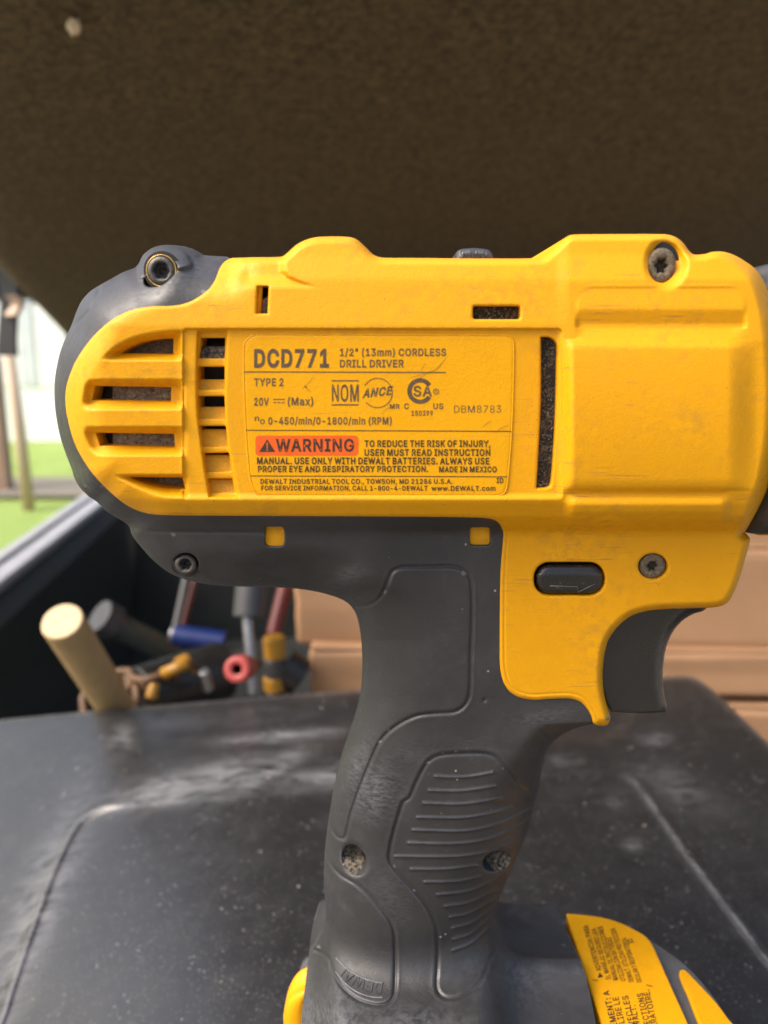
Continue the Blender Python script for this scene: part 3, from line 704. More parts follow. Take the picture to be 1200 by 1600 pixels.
# plain sans letter outlines, in thousandths of the type size: advance, closed contours
GLYPHS = {
    '!': (230, [[67,160,63,509,132,509,128,160], [98,-4,81,-1,66,9,56,24,52,41,56,58,66,73,81,83,98,86,116,83,130,73,140,58,143,41,140,24,130,9,116,-1]]),
    '"': (355, [[78,318,70,509,136,509,128,318], [193,318,185,509,250,509,243,318]]),
    '(': (307, [[89,207,92,264,101,324,114,384,132,441,153,494,177,539,236,539,212,485,191,428,174,370,161,313,154,258,151,207,154,161,160,115,172,67,188,16,209,-38,236,-96,177,-96,139,-21,111,55,95,131]]),
    ')': (307, [[37,-96,64,-37,86,18,102,69,113,116,120,162,122,207,119,258,112,313,99,370,82,428,62,485,37,539,97,539,121,494,142,441,159,384,173,323,181,264,184,207,178,130,161,53,134,-22,97,-96]]),
    ',': (222, [[38,-119,68,71,137,71,84,-119]]),
    '-': (487, [[337,244,337,188,114,188,114,244]]),
    '.': (222, [[95,-4,78,-1,63,9,53,24,50,41,53,59,63,73,78,83,95,87,113,83,128,73,138,59,141,41,138,24,128,9,113,-1]]),
    '/': (283, [[235,533,71,-76,14,-76,178,533]]),
    '0': (487, [[227,-7,174,1,130,24,95,62,69,113,53,178,48,254,53,330,69,395,95,447,130,484,174,508,227,516,279,508,323,484,358,447,384,395,400,330,405,254,400,178,384,113,359,62,323,24,279,1], [227,50,261,56,290,74,313,103,330,144,340,194,344,254,340,314,330,365,313,405,290,435,261,453,227,460,192,453,163,435,140,405,123,365,113,314,109,254,113,194,123,144,140,103,163,74,192,56]]),
    '1': (487, [[76,0,76,55,391,55,391,0], [276,509,276,0,212,0,212,448,209,448,86,358,86,427,198,509]]),
    '2': (487, [[64,0,64,47,234,229,261,257,282,282,299,305,311,327,318,348,320,371,317,397,308,419,293,436,273,449,250,457,224,460,196,457,172,447,153,433,139,413,130,390,127,362,66,362,71,405,86,442,111,473,143,496,182,511,225,516,268,511,306,497,337,474,361,445,376,411,381,372,378,345,371,318,357,290,336,259,306,223,267,180,153,60,153,57,389,57,389,0]]),
    '3': (487, [[218,-7,173,-3,133,10,98,30,70,57,52,91,44,132,109,132,115,107,126,87,144,71,165,59,191,52,219,50,248,53,275,61,297,74,315,93,325,116,329,145,326,172,316,196,299,217,275,234,242,244,201,248,157,248,157,299,288,448,288,452,70,452,70,509,372,509,372,461,211,278,211,289,264,288,308,276,344,253,371,222,387,186,393,145,387,103,370,66,344,36,309,12,266,-2]]),
    '4': (487, [[40,105,40,158,247,509,311,509,109,166,109,163,413,163,413,105], [282,0,282,121,282,146,282,318,343,318,343,0]]),
    '5': (487, [[221,-7,178,-2,140,11,108,32,83,60,66,93,60,130,122,130,127,108,138,89,154,73,173,60,196,52,221,50,250,53,276,64,298,82,314,104,324,131,328,162,324,193,314,221,297,244,275,262,248,273,218,277,192,275,167,268,145,258,128,246,67,253,96,509,366,509,366,452,151,452,134,301,136,301,155,315,178,325,203,331,229,334,263,330,294,321,321,306,345,285,364,260,379,231,388,199,391,163,385,117,369,76,343,41,309,15,268,-1]]),
    '6': (487, [[226,-7,182,-1,142,15,109,40,84,74,69,115,64,162,68,199,80,239,102,285,137,340,252,509,322,509,151,261,145,261,154,275,165,288,179,299,196,307,214,312,235,314,278,309,316,295,346,271,370,240,384,201,389,157,384,112,368,73,343,39,310,14,271,-2], [226,48,254,52,279,63,299,79,314,101,324,128,327,157,324,187,314,213,299,235,279,251,254,262,226,265,198,262,174,252,153,235,138,214,128,188,125,158,128,128,138,102,153,79,174,63,198,52]]),
    '7': (487, [[97,0,323,448,323,452,62,452,62,509,391,509,391,449,165,0]]),
    '8': (487, [[226,-7,178,-2,136,11,101,33,74,62,57,96,52,135,55,166,65,195,81,220,101,241,125,256,153,265,153,267,119,282,93,308,76,342,70,380,75,417,90,450,114,477,146,498,184,511,226,516,269,511,306,498,337,477,361,450,377,417,382,380,376,342,359,308,333,282,300,267,300,265,327,256,351,241,372,220,387,195,397,166,401,135,395,96,378,62,352,33,317,11,275,-2], [226,49,258,52,285,60,307,74,323,91,333,113,337,139,333,165,322,189,305,208,283,223,256,232,226,235,196,232,169,223,147,208,130,189,119,165,115,139,119,113,129,91,145,74,167,60,195,52], [226,290,252,292,274,300,293,313,307,330,316,351,319,376,316,399,308,420,294,437,275,449,252,457,226,460,200,457,177,449,159,437,145,420,136,399,133,376,136,351,145,330,159,313,178,300,201,292]]),
    '9': (487, [[226,516,271,510,310,494,343,468,368,434,384,393,389,347,385,309,373,270,350,224,315,168,200,0,130,0,301,248,307,248,299,234,287,221,273,210,257,202,238,196,218,195,175,199,137,214,106,237,83,269,68,307,64,352,69,397,85,436,110,469,143,494,182,510], [226,460,199,457,174,446,154,429,138,407,129,381,125,352,129,322,138,295,154,274,174,257,199,247,226,243,254,247,279,257,299,273,314,295,324,321,327,350,324,381,314,407,299,429,279,446,254,457]]),
    ':': (222, [[95,-4,78,-1,63,9,53,24,50,41,53,59,63,73,78,83,95,87,113,83,128,73,138,59,141,41,138,24,128,9,113,-1], [95,271,78,274,63,284,53,299,50,316,53,334,63,349,78,359,95,362,113,359,128,349,138,334,141,316,138,299,128,284,113,274]]),
    'A': (514, [[16,0,201,509,276,509,463,0,395,0,287,302,276,334,264,372,250,420,232,478,245,478,228,419,213,371,201,333,191,302,85,0], [110,142,110,199,370,199,370,142]]),
    'B': (490, [[60,0,60,509,241,509,289,504,329,491,359,469,381,442,394,410,398,374,395,344,387,320,373,301,356,286,336,275,315,267,315,262,339,257,363,245,385,227,402,203,414,173,418,136,413,100,400,67,377,39,344,18,301,4,247,0], [125,57,245,57,296,63,330,80,349,105,355,137,352,161,342,184,327,203,306,218,279,228,248,231,125,231], [125,285,238,285,265,288,288,296,308,309,323,326,333,348,336,372,330,403,313,429,283,446,240,452,125,452]]),
    'C': (544, [[267,-7,205,1,150,25,104,63,70,115,48,179,40,254,48,329,70,393,104,445,150,484,205,508,267,516,305,513,340,504,373,490,402,471,427,447,448,418,463,385,473,348,408,348,401,373,389,395,375,413,357,428,337,440,315,449,292,454,267,456,223,450,184,432,150,403,125,364,109,314,103,254,109,194,125,145,151,105,184,76,223,59,267,53,292,55,315,60,337,69,357,81,375,96,389,114,401,136,408,160,473,160,463,124,448,91,428,62,402,38,373,19,341,5,305,-4]]),
    'D': (536, [[219,0,96,0,96,57,215,57,272,63,318,81,354,110,379,149,394,198,399,255,394,312,379,361,354,399,320,428,275,446,221,452,93,452,93,509,225,509,294,501,353,478,399,441,433,391,455,329,462,255,455,181,433,119,398,68,351,31,291,8], [125,509,125,0,60,0,60,509]]),
    'E': (453, [[60,0,60,509,372,509,372,452,125,452,125,286,355,286,355,229,125,229,125,57,375,57,375,0]]),
    'F': (444, [[60,0,60,509,369,509,369,452,125,452,125,278,346,278,346,221,125,221,125,0]]),
    'G': (554, [[269,-7,205,1,149,25,104,64,69,116,47,179,40,254,47,329,69,393,103,445,149,484,203,508,265,516,304,513,340,504,374,489,403,469,429,445,449,416,465,384,474,349,408,349,399,372,387,393,373,411,356,427,337,439,315,448,291,454,265,456,222,450,183,432,150,404,125,364,109,314,103,254,109,194,125,145,151,105,184,76,224,59,269,53,309,57,345,71,374,93,396,123,410,160,415,202,434,199,283,199,283,256,478,256,478,200,471,141,451,91,419,50,377,19,326,0]]),
    'H': (551, [[60,0,60,509,125,509,125,289,392,289,392,509,457,509,457,0,392,0,392,232,125,232,125,0]]),
    'I': (335, [[31,0,31,57,118,57,118,452,31,452,31,509,269,509,269,452,183,452,183,57,269,57,269,0]]),
    'J': (430, [[185,-7,124,3,75,33,44,81,33,145,33,173,98,173,98,145,104,104,122,74,149,56,185,50,220,56,248,74,266,104,272,145,272,509,336,509,336,145,326,81,294,33,246,3]]),
    'K': (501, [[104,145,104,216,122,239,139,261,157,282,174,303,193,324,212,344,364,509,448,509,231,276,228,276], [60,0,60,509,125,509,125,334,124,225,125,193,125,0], [372,0,188,259,228,309,449,0]]),
    'L': (427, [[60,0,60,509,125,509,125,57,361,57,361,0]]),
    'M': (662, [[60,0,60,509,158,509,314,110,470,509,568,509,568,0,496,0,496,350,350,0,278,0,132,350,132,0]]),
    'N': (557, [[60,0,60,509,136,509,343,183,352,169,363,151,375,130,388,107,401,82,414,55,405,54,402,81,401,108,400,134,399,157,399,178,399,195,399,509,463,509,463,0,387,0,202,290,190,310,177,331,164,354,148,381,130,413,108,452,119,454,121,417,122,384,123,354,124,328,125,307,125,291,125,0]]),
    'O': (567, [[267,-7,205,1,150,25,105,63,70,115,48,179,40,254,48,329,70,393,105,445,150,484,205,508,267,516,329,508,384,484,429,445,464,393,486,329,493,254,486,179,464,115,429,63,384,25,329,1], [267,53,310,59,349,76,383,105,408,144,425,194,430,254,425,314,408,365,383,404,349,433,310,450,267,456,223,450,184,433,151,404,125,364,109,314,103,254,109,194,125,144,151,105,184,76,223,59]]),
    'P': (479, [[60,0,60,509,235,509,289,503,332,487,366,462,390,430,404,391,409,348,404,304,390,265,366,233,332,207,289,191,235,186,109,186,109,242,233,242,269,246,297,256,318,272,333,294,342,319,344,348,342,376,333,402,318,423,297,439,268,449,232,452,125,452,125,0]]),
    'Q': (567, [[245,159,313,159,369,85,384,65,468,-48,401,-48,346,27,331,46], [267,-7,205,1,150,25,105,63,70,115,48,179,40,254,48,329,70,393,105,445,150,484,205,508,267,516,329,508,384,484,429,445,464,393,486,329,493,254,486,179,464,115,429,63,384,25,329,1], [267,53,310,59,349,76,383,105,408,144,425,194,430,254,425,314,408,365,383,404,349,433,310,450,267,456,223,450,184,433,151,404,125,364,109,314,103,254,109,194,125,144,151,105,184,76,223,59]]),
    'R': (483, [[60,0,60,509,236,509,290,504,333,489,367,465,390,433,405,395,409,352,405,309,390,271,367,240,333,217,289,203,236,198,96,198,96,255,234,255,269,258,298,267,319,281,334,300,342,324,345,352,342,380,334,405,319,425,298,440,269,449,233,452,125,452,125,0], [353,0,230,229,303,229,428,0]]),
    'S': (481, [[224,-9,172,-4,128,9,91,31,64,60,46,96,38,137,104,137,110,110,123,88,142,71,166,59,194,52,224,49,257,52,286,60,311,74,329,92,341,114,346,139,342,161,332,179,316,193,296,205,272,214,245,222,184,239,128,260,86,289,60,326,52,372,58,413,75,448,102,476,138,498,180,511,227,516,275,511,316,498,351,476,377,449,394,415,401,378,337,378,326,412,302,437,267,453,225,459,194,456,167,448,145,435,129,418,118,398,115,376,119,352,131,334,148,319,169,308,191,300,212,293,264,279,287,272,312,264,336,252,359,238,379,220,395,198,405,171,408,139,403,99,386,64,360,34,323,11,278,-4]]),
    'T': (483, [[32,452,32,509,417,509,417,452,257,452,257,0,193,0,193,452]]),
    'U': (551, [[259,-8,203,-2,154,15,114,43,85,80,66,124,60,173,60,509,124,509,124,178,128,144,141,113,160,87,187,68,220,56,259,52,298,56,331,68,357,87,377,113,389,144,393,178,393,509,457,509,457,173,451,124,433,80,403,43,363,15,315,-2]]),
    'V': (514, [[204,0,16,509,84,509,192,206,203,176,215,137,230,89,248,31,235,31,252,90,267,138,279,176,290,206,395,509,463,509,278,0]]),
    'W': (720, [[155,0,16,509,82,509,163,196,170,171,175,145,181,120,187,94,192,67,197,40,189,40,194,67,200,94,205,120,211,145,218,171,224,196,306,509,380,509,462,196,468,171,474,145,480,120,486,94,492,67,497,40,488,40,493,67,499,94,504,120,510,145,517,171,523,196,603,509,670,509,530,0,455,0,368,323,359,356,351,391,344,431,336,475,350,475,342,433,335,395,327,359,318,323,230,0]]),
    'X': (508, [[18,0,217,284,217,236,29,509,104,509,178,400,192,379,204,361,214,345,223,329,233,312,243,292,232,292,243,311,252,329,261,345,272,361,284,379,298,400,374,509,446,509,259,239,259,287,456,0,382,0,292,129,279,149,268,165,259,180,250,195,241,212,230,231,244,231,235,213,225,196,216,181,206,166,195,149,182,129,91,0]]),
    'Y': (506, [[203,0,203,208,16,509,91,509,192,344,208,318,222,292,236,264,250,230,224,230,237,265,251,293,265,318,280,344,381,509,455,509,268,208,268,0]]),
    'Z': (472, [[42,0,42,46,273,385,289,408,306,431,323,453,341,476,348,454,317,453,285,452,254,452,223,452,40,452,40,509,397,509,397,462,169,129,152,105,134,81,116,57,97,33,90,54,121,56,152,57,183,57,214,57,399,57,399,0]]),
    'a': (423, [[160,-9,126,-5,94,5,68,22,48,45,35,73,30,108,34,138,43,161,58,179,78,193,100,203,125,211,152,216,178,220,209,224,234,227,252,230,265,235,273,243,276,255,276,257,273,279,267,297,256,311,240,322,220,329,196,331,171,329,149,322,132,313,118,301,107,288,100,274,41,291,57,322,79,346,104,364,133,375,163,382,194,384,215,383,239,379,263,372,286,360,306,343,322,320,333,290,337,251,337,0,277,0,277,52,272,52,264,38,252,25,236,12,215,1,190,-6], [170,45,202,49,228,59,248,74,263,93,272,115,276,138,276,190,270,186,259,182,246,179,231,176,216,173,200,171,186,169,175,168,154,164,134,159,117,150,103,139,95,124,92,105,94,87,102,72,114,61,130,52,149,47]]),
    'c': (430, [[207,-8,159,-2,117,16,82,46,56,85,40,133,34,187,40,243,56,291,82,330,117,360,159,378,207,384,234,383,260,377,284,368,305,356,324,341,340,322,353,301,362,277,303,262,298,276,290,289,281,301,270,311,257,319,242,325,226,329,207,330,173,325,145,310,124,287,108,258,99,224,96,187,99,151,108,117,124,89,145,66,173,51,207,46,226,48,243,52,258,58,271,66,282,76,292,89,299,102,304,117,363,102,354,78,341,56,325,37,306,21,285,9,261,-1,235,-6]]),
    'd': (458, [[195,-8,151,-2,111,16,79,45,55,84,39,133,34,189,39,245,55,293,79,332,112,361,151,378,196,384,228,381,253,373,272,360,287,346,298,331,306,319,311,319,311,509,372,509,372,0,313,0,313,59,307,59,298,46,287,31,272,17,252,4,227,-5], [205,47,236,51,263,65,284,86,299,115,309,150,312,189,309,229,300,263,284,291,263,312,237,325,205,330,172,325,145,311,124,290,108,261,99,227,96,189,99,151,109,117,124,88,145,66,172,51]]),
    'e': (438, [[212,-8,161,-2,117,16,82,46,56,85,40,132,34,187,39,242,55,290,81,329,115,359,157,378,205,384,236,382,266,374,294,361,319,341,341,315,357,282,368,242,371,194,371,169,75,169,75,221,338,221,310,202,307,237,298,269,283,294,263,314,237,326,205,330,173,326,146,313,125,294,109,270,99,241,96,211,96,178,100,139,110,106,128,80,151,61,179,50,212,46,234,48,254,53,271,61,285,73,297,88,306,105,365,91,353,63,335,39,311,19,283,4,249,-5]]),
    'i': (201, [[53,0,53,379,114,379,114,0], [84,443,67,446,54,455,44,468,41,483,44,499,54,512,67,521,84,524,100,521,114,512,123,499,126,483,123,468,114,455,100,446]]),
    'l': (223, [[139,-2,101,3,74,20,58,47,53,84,53,509,114,509,114,99,115,77,120,62,130,54,146,52,154,52,160,53,165,53,170,54,181,3,172,1,162,-1,151,-2]]),
    'm': (644, [[53,0,53,379,112,379,112,295,108,295,118,323,132,346,151,363,172,376,195,384,219,386,257,380,287,361,309,331,321,295,312,295,322,321,337,343,357,361,381,375,407,383,437,386,468,383,497,372,522,354,541,328,553,296,557,255,557,0,496,0,496,254,490,289,473,313,447,326,419,330,395,328,374,320,358,307,345,290,338,270,335,247,335,0,274,0,274,260,269,288,253,311,229,326,199,330,178,328,158,320,140,307,126,289,117,266,114,238,114,0]]),
    'n': (444, [[114,227,114,0,53,0,53,379,112,379,112,287,102,287,124,332,152,362,187,379,227,384,264,380,295,369,321,349,341,321,353,285,357,240,357,0,296,0,296,235,290,275,273,304,246,323,210,329,184,326,161,317,141,303,126,283,117,257]]),
    'o': (449, [[207,-8,159,-2,117,16,82,46,56,85,40,133,34,187,40,243,56,291,82,330,117,360,159,378,207,384,256,378,299,360,333,330,359,291,376,243,381,187,376,133,359,85,333,46,299,16,256,-2], [207,46,242,51,270,66,292,89,307,117,316,151,319,187,316,224,307,258,292,287,270,310,242,325,207,330,173,325,145,310,124,287,108,258,99,224,96,187,99,151,108,117,124,89,145,66,173,51]]),
    'r': (293, [[53,0,53,379,112,379,112,321,115,321,130,347,152,367,181,380,213,385,221,385,229,384,237,384,243,384,243,322,239,323,230,324,219,325,207,326,182,323,159,315,140,301,126,284,117,262,114,237,114,0]]),
    'v': (423, [[163,0,17,379,84,379,165,155,177,121,187,87,196,53,206,21,184,21,194,53,203,87,213,121,224,155,305,379,371,379,226,0]]),
    'w': (601, [[138,0,23,379,87,379,133,214,143,177,154,137,165,91,175,41,165,41,175,90,186,135,196,176,206,214,252,379,316,379,362,214,371,176,382,136,392,91,402,41,391,41,402,90,413,135,423,176,434,214,480,379,545,379,429,0,368,0,319,172,312,198,305,225,297,252,291,280,284,309,277,338,291,338,284,309,277,280,270,252,263,225,255,198,248,172,199,0]]),
    'x': (413, [[21,0,171,218,171,171,29,379,100,379,147,306,164,279,179,253,193,229,207,206,175,206,190,229,202,253,216,279,233,306,282,379,352,379,209,169,209,214,358,0,287,0,231,85,214,112,200,136,187,159,173,182,205,182,191,159,178,136,165,112,148,85,91,0]]),
    ' ': (150, [])}
# ------------------------------------------------------------------ the drill: traced outlines
drill = empty('cordless_drill', (0, 0, 0)); tag(drill, 'worn yellow and black cordless drill standing on its battery', 'drill')

RUB_REAR = [(355, 401), (337, 400), (317, 398), (308, 392), (293, 386), (273, 383), (253, 383), (237, 388), (224, 398), (217, 411), (211, 418), (193, 425), (173, 436), (155, 446), (140, 456), (127, 471), (119, 488), (112, 507), (103, 527), (95, 547), (90, 567), (86.5, 587), (85, 607), (85.5, 628), (88, 652), (94, 682), (103, 710), (112, 733), (115.5, 745), (124, 761), (138, 775), (151, 784), (168, 800), (193, 815), (202, 823), (207, 837), (220, 854), (237, 873), (257, 890), (277, 901), (307, 910), (337, 914.5), (377, 916.5), (414, 917), (464, 920), (497, 925), (525, 933), (543, 942), (555, 957), (561, 977), (565, 1007), (566, 1040), (564, 1073), (558, 1112), (551, 1138), (543, 1162), (531, 1197), (522, 1230), (514.5, 1273), (510, 1307), (507, 1340), (506, 1373), (507.5, 1403), (509, 1433)]
FOOT_L = [(508, 1448), (497, 1467), (488.5, 1490), (482, 1512), (477.5, 1538), (473, 1570), (470.5, 1600), (468, 1645), (470, 1700, 1)]
FOOT_R = [(957, 1700, 1), (941, 1640), (931.5, 1600), (924, 1563), (916, 1527, 1), (905, 1522), (860, 1519), (822, 1517), (798, 1510), (783, 1496), (773, 1475), (768, 1450)]
HAND_R = [(770, 1436), (777, 1413), (790, 1381), (804, 1349), (817, 1318), (827, 1291), (834, 1262), (840.5, 1238), (845.5, 1210), (849, 1191), (854, 1174), (864, 1160), (882, 1146), (905, 1136), (926, 1131, 1)]
YEL_IN = [(953, 1124, 1), (930, 1108), (915, 1092), (895, 1083), (860, 1082), (815, 1082), (800, 1072), (792, 1050), (790, 1020), (790, 900), (794, 832), (788, 812), (765, 800), (700, 797), (400, 796), (270, 794), (222, 789), (200, 778), (170, 752), (147, 725), (128, 695), (118, 662), (112, 630), (113, 605), (127, 571), (143, 545), (162, 524), (185, 505), (209, 494), (236, 488), (268, 487), (297, 482), (318, 472), (336, 457), (347, 437), (353, 422), (366, 408, 1)]
RUB_OUT = curve([RUB_REAR[0] + (1,)] + RUB_REAR[1:] + FOOT_L + FOOT_R + HAND_R + YEL_IN, 3.0)
REAR_SIL = curve(RUB_REAR, 3.0, False)
COL_L = curve(RUB_REAR[-30:] + [(511, 1473), (514, 1520), (519, 1570), (526, 1640), (532, 1710)], 3.0, False)
COL_R = curve([(776, 1710), (771, 1640), (767, 1570), (765.5, 1520), (766, 1473)] + HAND_R[:-1] + [(930, 1128), (965, 1124)], 3.0, False)

YEL = [(363, 403, 1), (400, 402), (440, 401), (449, 395), (464, 382), (480, 374), (500, 370), (543, 370), (557, 374), (571, 386), (584, 398), (598, 402.5), (640, 403), (760, 404), (845, 403), (857, 396), (871, 383), (884, 371), (893, 367), (920, 366), (1038, 366), (1055, 370), (1067, 379), (1076, 391), (1084, 397.5), (1100, 397), (1114, 393.5), (1131, 393.5), (1148, 399), (1164, 408), (1180, 420), (1192, 437), (1201, 458), (1212, 500), (1218, 560), (1220, 620), (1216, 690), (1207, 740), (1197, 771), (1186, 793), (1175, 813), (1164, 832, 1), (1172, 842), (1170, 853), (1163, 878), (1155, 905), (1147, 925), (1138, 940), (1125, 947.5), (1104, 950, 1), (1060, 951), (1030, 952.5), (1006, 956), (984, 964), (965, 980), (951, 1000), (945, 1022), (942, 1052), (944, 1082), (949, 1104), (953.5, 1122), (949, 1132), (938, 1134), (927, 1130), (922, 1117), (914, 1104), (904, 1096), (889, 1092), (860, 1092.5), (832, 1094), (811, 1090), (796, 1081), (786, 1066), (781, 1046), (779.5, 1020), (780, 900), (784, 838), (782, 822), (772, 813), (755, 810), (700, 808.5), (600, 808), (400, 807), (270, 806), (238, 804.5), (215, 799), (192, 787), (162, 761), (138, 733), (118, 699), (107.5, 667), (101.5, 634), (103, 602), (116, 567), (133, 540), (153, 517), (177, 497.5), (204, 484), (234, 478), (267, 477), (290, 473), (310, 463), (327, 449), (337, 433), (344, 418), (352, 408)]
YEL_OUT = curve(YEL, 2.6)
# silhouette stretch of the yellow shell (against the background) and its border against the rubber
def cut(poly, a, b):
    i = int(np.argmin(((poly - a) ** 2).sum(1))); j = int(np.argmin(((poly - b) ** 2).sum(1)))
    return poly[i:j + 1] if j >= i else np.vstack([poly[i:], poly[:j + 1]])
YEL_TOP = cut(YEL_OUT, (363, 403), (1164, 832)); YEL_LOW = cut(YEL_OUT, (1164, 832), (938, 1134)); YEL_RUB = cut(YEL_OUT, (938, 1134), (363, 403))

g_ = lambda u: (1 - (1 - np.clip(u, 0, 1)) ** 2.3) ** (1 / 2.3)
def quarter(d, r): return 1 - np.sqrt(np.clip(1 - (1 - np.clip(d / r, 0, 1)) ** 2, 0, 1))

def smooth_prof(pts, sig=2.5):
    y = np.arange(300, 1900, .5); v = np.interp(y, [p[0] for p in pts], [p[1] for p in pts])
    k = np.exp(-.5 * (np.arange(-16, 16.5, .5) / sig) ** 2); k /= k.sum()
    v = np.convolve(np.pad(v, 32, 'edge'), k, 'valid')
    return lambda q: np.interp(q, y, v)

PB = smooth_prof([(360, 24.4), (400, 25.9), (436, 27.7), (444, 27.9), (508, 29.3), (779, 29.2), (785, 28.8), (808, 25.9), (822, 21.5), (829, 18.2), (838, 17.3), (1140, 16.6)])
PDP = smooth_prof([(360, 25.0), (398, 26.2), (438, 28.3), (530, 29.7), (765, 29.6), (788, 28.4), (808, 26.3), (821, 22), (829, 18.3), (838, 17.3), (1140, 16.6)])
PD = smooth_prof([(360, 25.0), (398, 26.2), (438, 28.5), (446, 28.8), (449, 28.35), (478, 29.1), (484, 29.2), (506, 28.55), (512, 28.7), (533, 30.2), (542, 30.9)] + [(yy, 30.95 + .95 * (1 - ((yy - 648) / 106.) ** 2)) for yy in range(546, 756, 6)] + [(758, 30.7), (764, 30.2), (768, 29.0), (772, 28.8), (783, 29.8), (789, 29.9), (800, 28.9), (812, 26.5), (822, 22.6), (829, 18.3), (838, 17.3), (1140, 16.6)], 1.6)
PRL = smooth_prof([(360, 22.6), (400, 24.8), (436, 27.6), (508, 29.0), (779, 29.0), (785, 28.6), (808, 25.6), (822, 23.2), (831, 22.0), (840, 21.6), (880, 21), (915, 20.3), (950, 18.4), (1000, 17), (1130, 16.3), (1400, 15.9), (1800, 15.9)])
PRR = smooth_prof([(360, 22.6), (780, 29), (808, 25.6), (818, 22.4), (829, 18.3), (838, 17.3), (1000, 16.8), (1130, 16.4), (1400, 15.9), (1800, 15.9)])

def rear_round(P):
    d = near_dist(P, REAR_SIL, False, 140)
    return g_(d / np.interp(P[:, 1], [800, 900, 1000], [78, 74, 135]))

# ------------------------------------------------------------------ yellow housing
POCKET = curve([(288, 514, 1), (260, 515), (211, 524), (176, 542), (151, 566), (134, 590), (126, 625), (126, 660), (131, 689), (145, 716), (172, 741), (208, 762), (255, 778), (296, 779, 1)], 3)
CHANNEL = curve([(308, 516, 1), (356, 516, 1), (353, 600), (354, 660), (361, 712), (374, 778, 1), (326, 778, 1), (315, 705), (308, 650), (306, 590)], 3)
PANEL = rrect(286, 514, 878, 781, 5, 3)
OPEN = [curve(c, 2.5) for c in (
    [(190, 552, 1), (205, 542), (224, 534.5), (247, 530), (271, 529, 1), (270.5, 553, 1)],
    [(148.5, 603, 1), (267.5, 605, 1), (267, 627, 1), (144.5, 625, 1)],
    [(150, 676, 1), (272, 678, 1), (273.5, 699, 1), (157, 696.5, 1)],
    [(204, 745.5, 1), (285, 746, 1), (289.5, 764, 1), (262, 763.5), (238, 759), (219, 752.5)])]
CELLS = [np.array(resample(np.array(c, float), 2.5, True)) for c in (
    [(314, 528), (352, 528), (351, 560), (311, 560)], [(310, 573), (351, 573), (351, 609), (309.5, 609)], [(310, 619), (351, 619), (352, 654.5), (311, 654.5)],
    [(311.5, 665.5), (353, 665.5), (356, 698), (315, 698)], [(316.5, 708), (358, 707.5), (361.5, 737), (320.5, 737.5)], [(324, 748), (363, 747.5), (367, 769), (329.5, 770)])]
SLOTS = [curve([(402, 447, 1), (420, 447, 1), (418, 490, 1), (400.5, 490, 1)], 2), rrect(739, 478, 813, 499, 4), curve([(845, 527, 1), (858, 527), (868, 534), (871, 545), (869, 640), (866, 700), (861, 757), (855, 762), (838, 763, 1), (842, 690), (845, 620)], 2.5)]
SCREW_D = ellipse(1034, 416.5, 21.5, 25.5); SCREW_T = ellipse(1020, 884.5, 23, 20)
BTN_HOLE = rrect(834, 878, 945, 931, 24)
HOLES_Y = OPEN + CELLS + SLOTS + [SCREW_D, SCREW_T, BTN_HOLE]
LEDGE = rrect(900, 446, 1166, 560, 30, 3)
BARS = [(553, 564, 592, 604), (627, 641, 666, 677), (699, 713, 741, 746.5)]

def yellow_h(P):
    x, y = P[:, 0], P[:, 1]
    h = PB(y)
    dr = PDP(y) + (PD(y) - PDP(y)) * np.where(y < 512, ss(3, -6, sdf(P, LEDGE, 20)), np.where(y < 530, ss(896, 914, x) * ss(1170, 1140, x), np.where(y > 768, ss(876, 900, x) * ss(1146, 1126, x), ss(876, 898, x) * ss(1184, 1136, x))))
    h = h + (dr - h) * ss(866, 892, x)
    h = h * np.where(x < 420, rear_round(P) * ss(420, 330, x) + ss(330, 420, x), 1)
    # boss at the top: the shell left of it lies lower
    s = x - np.interp(y, [360, 396, 412, 424, 432, 440, 450], [470, 447, 441, 442, 449, 466, 500])
    h -= 2.0 * ss(7, -7, s) * ss(452, 428, y) * ss(366, 392, x)
    # recessed panel that carries the label
    h -= .85 * ss(1.5, -1.5, sdf(P, PANEL, 8)) * ss(888, 868, x) * ss(782, 770, y)
    # vent pocket with three bars
    sp = sdf(P, POCKET, 20); drop = 3.1 * ss(0, 1, np.clip(-sp / 17, 0, 1)) * (sp < 0)
    trap = np.zeros(len(P))
    for a, b, c, d in BARS: trap = np.maximum(trap, np.clip(np.minimum((y - a) / (b - a), (d - y) / (d - c)), 0, 1))
    tilt = ss(285, 268, x)
    h -= drop * (1 - trap * .93 * 1.0)
    # side channel with thin fins
    sc_ = sdf(P, CHANNEL, 10); h -= 1.5 * ss(.5, -3.5, sc_)
    h += 0
    # cone round the upper screw, shallow rims round the slots
    r = np.hypot((x - 1041) / 21, (y - 411) / 25); h -= 2.2 * ss(1.8, .9, r)
    for q, w_, dp in ((SLOTS[0], 3.5, .5), (SLOTS[1], 3.5, .5), (BTN_HOLE, 3.5, .45), (SCREW_T, 5, .6), (SLOTS[2], 3, .5)):
        h -= dp * quarter(near_dist(P, q, True, 8), w_)
    for q in OPEN + CELLS: h -= .35 * quarter(near_dist(P, q, True, 5), 2.5)
    # seam line following the border against the rubber
    dr_ = near_dist(P, YEL_RUB, False, 16)
    h -= .16 * np.exp(-((dr_ - 8.5) / 1.3) ** 2) * ss(815, 835, y)
    h -= 1.05 * quarter(dr_, 6)
    h -= 5.5 * quarter(near_dist(P, YEL_TOP, False, 30), np.interp(x, [1120, 1190], [11, 26])) * np.interp(x, [1120, 1190], [1, 2.2])
    h -= 5.0 * quarter(near_dist(P, YEL_LOW, False, 30), 11)
    return h
rows = []
for a, b, c, d in BARS:
    for yy in (a, b, c, d): rows.append((np.array([[150, yy], [284, yy]], float), (-2, 0, 2), 2))
